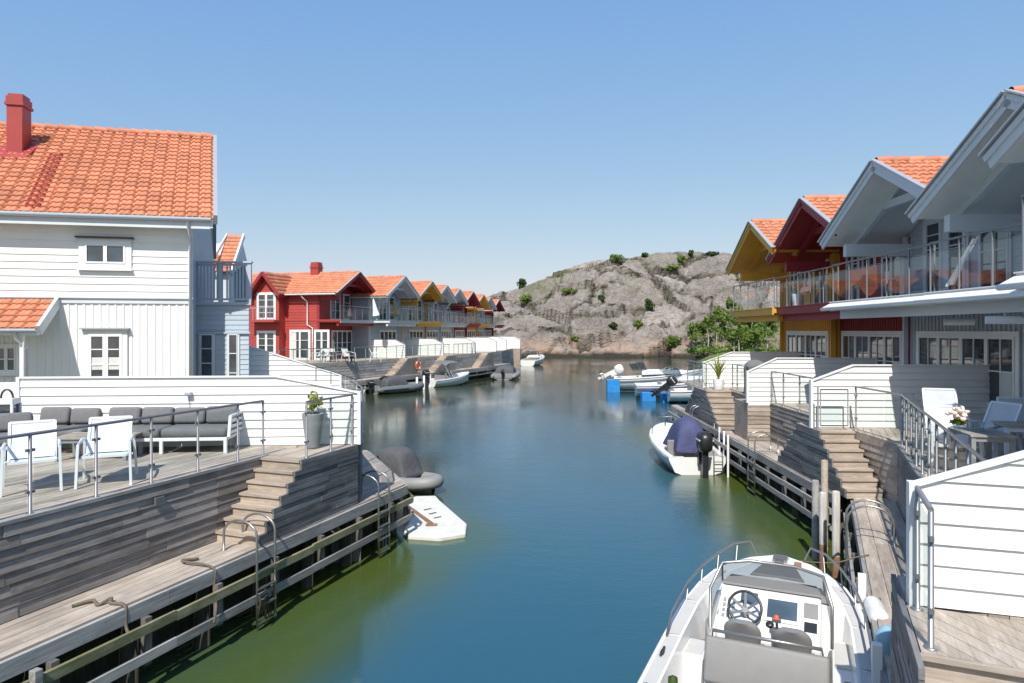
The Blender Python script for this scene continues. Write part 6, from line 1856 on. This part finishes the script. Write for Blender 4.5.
mb = MB(); mb.bx(-.10, .10, 6.35, 6.6, 1.24, 1.29); mb.tube([(-.06, 6.3, 1.29), (.06, 6.3, 1.29)], .03, 8); mb.build('anchor_roller', M['steel'], fd_)
mb = MB(); mb.bx(.2, .3, 6.25, 6.33, 1.22, 1.30); mb.build('nav_light', M['rust'], fd_, .01)
# console
CW = .58
CXo = .04
mb = MB()
prof = [(4.18, .44), (4.12, .98), (4.20, 1.12), (4.62, 1.40), (4.86, 1.42), (5.05, 1.22), (5.12, 1.10), (5.12, .44)]
mb.mprism(lambda s, z, n: Vector((n, s, z)), prof, -CW, CW)
cs = mb.build('console', M['gel'], bt, .03, 3)
# instrument face lies in the plane (4.20,1.12)-(4.62,1.40)
pa, pb = Vector((0, 4.20, 1.12)), Vector((0, 4.62, 1.40)); dd = (pb - pa).normalized(); dn = Vector((0, -dd.z, dd.y))
def face(x, t, n): return Vector((x, 0, 0)) + pa + dd * t + dn * n
def fbox(mb, x0, x1, t0, t1, n0, n1):
    mb.add([face(x0, t0, n0), face(x1, t0, n0), face(x1, t1, n0), face(x0, t1, n0), face(x0, t0, n1), face(x1, t0, n1), face(x1, t1, n1), face(x0, t1, n1)], MB.BOXF)
mb = MB(); fbox(mb, -.06, .36, .10, .47, .002, .028); mb.build('display_bezel', M['gel'], cs, .01)
mb = MB(); fbox(mb, -.02, .32, .14, .40, .028, .036); mb.build('display', M['screen'], cs, .004)
mb = MB(); fbox(mb, -.34, -.14, .30, .46, .002, .02); mb.build('display', M['screen'], cs, .004)
mb = MB()
for i in range(3):
    for j in range(4): fbox(mb, -.545 + .055 * i, -.508 + .055 * i, .06 + .075 * j, .11 + .075 * j, .002, .012)
mb.build('switch_panel', M['potgrey'], cs)
mb = MB(); fbox(mb, .40, .54, .04, .17, .002, .014); mb.build('radio', M['blackpl'], cs)
mb = MB(); fbox(mb, .39, .55, .23, .44, .002, .006); mb.build('glove_tray', M['boatgrey'], cs)
mb = MB(); mb.lathe([(0, .02), (.04, .02), (.05, 0)], (0, 0, 0), 14); o = mb.build('compass', M['blackpl'], cs); o.location = face(.02, .06, .004); o.rotation_euler = (math.atan2(dd.z, dd.y), 0, 0)
mb = MB(); mb.bx(.05, .17, 4.10, 4.2, .95, 1.16); mb.tube([(.11, 4.15, 1.14), (.11, 4.05, 1.30)], .018, 8); mb.bx(.06, .16, 4.01, 4.07, 1.28, 1.33); th_ = mb.build('throttle', M['steel'], cs, .008)
mb = MB(); mb.lathe([(0, .03), (.025, .02), (.03, -.02)], (.11, 4.03, 1.34), 10); mb.build('throttle_knob', M['orange'], th_)
# wheel
wc = face(-.26, .12, .17)
mb = MB(); ax, bx2 = Vector((1, 0, 0)), (dd * .9 + dn * .44).normalized()
mb.tube([wc + (ax * math.cos(a) + bx2 * math.sin(a)) * .19 for a in [2 * math.pi * k / 28 for k in range(28)]], .017, 8, closed=True)
sw = mb.build('steering_wheel', M['blackpl'], cs)
mb = MB(); hub = wc - ax.cross(bx2) * 0 - dn * .05
for a in (math.pi / 2, math.pi * 7 / 6, math.pi * 11 / 6, math.pi / 6, math.pi * 5 / 6):
    mb.beam(hub, wc + (ax * math.cos(a) + bx2 * math.sin(a)) * .18, .03, .012, up=tuple(dn))
mb.tube([hub + dn * .02, face(-.26, .14, .0)], .045, 10); mb.build('spokes', M['steel'], sw)
# windscreen: tinted panel over the console front with curved steel frame
zs = 1.40
lo = [Vector((-.68, 4.45, 1.18)), Vector((-.62, 4.92, 1.36)), Vector((-.3, 5.05, 1.38)), Vector((.3, 5.05, 1.38)), Vector((.62, 4.92, 1.36)), Vector((.68, 4.45, 1.18))]
hi = [Vector((-.70, 4.42, 1.42)), Vector((-.60, 4.74, 1.66)), Vector((-.28, 4.84, 1.70)), Vector((.28, 4.84, 1.70)), Vector((.60, 4.74, 1.66)), Vector((.70, 4.42, 1.42))]
mb = MB(); mb.grid([lo, hi], smooth=False); wsn = mb.build('windscreen', M['glassdark'], cs)
mb = MB(); mb.tube([lo[0] + Vector((-.02, -.05, -.25))] + hi + [lo[-1] + Vector((.02, -.05, -.25))], .02, 8); mb.tube([hi[1], lo[1]], .012, 6); mb.tube([hi[4], lo[4]], .012, 6); mb.build('windscreen_frame', M['steel'], wsn)
mb = MB(); mb.prism([(-.60, 4.66), (.60, 4.66), (.52, 5.0), (-.52, 5.0)], 1.425, 1.445); mb.build('dash_mat', M['boatgrey'], cs, .008)
# helm seats
for i, x in enumerate((-.25, .29)):
    mb = MB(); rows = []
    for z, w_, y in ((.95, .18, 3.86), (1.05, .23, 3.84), (1.18, .25, 3.80), (1.28, .22, 3.76), (1.33, .13, 3.74)):
        rows.append([Vector((x - w_, y + .06, z)), Vector((x - w_ * .6, y - .03, z)), Vector((x, y - .05, z)), Vector((x + w_ * .6, y - .03, z)), Vector((x + w_, y + .06, z)), Vector((x + w_ * .6, y + .09, z)), Vector((x, y + .08, z)), Vector((x - w_ * .6, y + .09, z))])
    mb.grid(rows, closed=True); mb.add(rows[-1], [tuple(range(8))]); mb.add(rows[0], [tuple(range(8))])
    hsx = mb.build('helm_seat', M['boatgrey'], bt, 0, 2, 2)
    cushion(hsx, 'seat_cushion', x - .24, x + .24, 3.72, 4.06, .90, 1.0, 'boatgrey', 0, .03)
mb = MB(); mb.bx(-.62, .66, 3.42, 3.72, .44, .90); mb.build('seat_base', M['gel'], bt, .03)
# aft bench with backrest
cushion(bt, 'bench_back', -.60, .68, 3.20, 3.32, .80, 1.28, 'boatgrey', rad(-20), .04)
mb = MB(); mb.tube([(-.56, 3.56, 1.0), (-.52, 3.42, 1.32), (.60, 3.42, 1.32), (.64, 3.56, 1.0)], .02, 8); mb.build('grab_rail', M['steel'], bt)
cushion(bt, 'bench_seat', -.60, .03, 2.45, 3.10, .74, .86, 'boatgrey', 0, .04); cushion(bt, 'bench_seat', .05, .68, 2.45, 3.10, .74, .86, 'boatgrey', 0, .04)
mb = MB(); mb.bx(-.56, .64, 2.4, 3.3, .44, .74); mb.build('bench_base', M['gel'], bt, .02)
cushion(bt, 'sun_bed', -.70, .78, 1.2, 2.3, .70, .82, 'boatgrey', 0, .04)
cushion(bt, 'side_bolster', .80, .90, 2.3, 3.3, .74, 1.10, 'blackpl', 0, .03)
# side lockers and steps in the cockpit
for (b_, l_) in (((-.92, -.62, 2.0, 2.95, .44, .80), None), ((-.93, -.68, 3.75, 4.2, .44, .84), (-.90, -.70, 3.78, 4.17, .842, .85)), ((.70, .93, 3.6, 5.0, .44, .80), (.73, .91, 4.2, 4.9, .802, .812))):
    mb = MB(); mb.bx(*b_); lk = mb.build('locker', M['gel'], bt, .03)
    if l_: mb = MB(); mb.bx(*l_); mb.build('locker_lid', M['boatfloor'], lk)
# rails and cleats
for s in (-1, 1):
    base = [(s * (hw[i] - .05), ys[i], zg[i]) for i in range(3, 9)]
    mb = MB(); top = [Vector((s * 1.10, 3.7, 1.03)), Vector((s * 1.09, 3.95, 1.22))] + [Vector((x - s * .02, y, z + .26)) for x, y, z in base[1:4]] + [Vector((s * .62, 6.2, 1.50)), Vector((s * .42, 6.42, 1.5)), Vector((s * .34, 6.5, 1.3))]
    mb.tube(top, .016, 8)
    for x, y, z in base[1:5]: mb.tube([(x, y, z), (x - s * .02, y, z + .26)], .013, 6)
    mb.build('bow_rail', M['steel'], bt)
    for y, w_, z in ((3.3, 1.12, .985), (2.45, 1.12, .96)):
        mb = MB(); mb.tube([(s * (w_ - .06), y - .1, z + .045), (s * (w_ - .06), y + .1, z + .045)], .016, 6); mb.bx(min(s * (w_ - .08), s * (w_ - .04)), max(s * (w_ - .08), s * (w_ - .04)), y - .04, y + .04, z, z + .045); mb.build('cleat', M['darkmetal'], bt)
mb = MB(); mb.lathe([(.0, .3), (.05, .27), (.055, .0), (.0, .0)], (-.80, 2.62, .82), 12); mb.build('fire_extinguisher', M['leafdark'], bt)
mb = MB(); mb.lathe([(0, .05), (.13, .06), (.16, .12), (.13, .2), (0, .22)], (-.78, 4.55, .44), 14); mb.build('coiled_line', M['rope'], bt)
mb = MB(); mb.bx(-1.0, 1.0, .02, .3, .44, .92); mb.build('transom', M['gel'], bt, .03)
outboard(bt, (0, -.05, .5), 0, 1.2)
rope(Frame(0, 0, 0), [tuple(bow - wdir * 1.0 + Vector((.75, -.3, 1.16))), (4.62, 9.0, 1.1), (4.78, 8.85, 1.22)], 'grey mooring line from motorboat bow to the narrow walkway', .012)
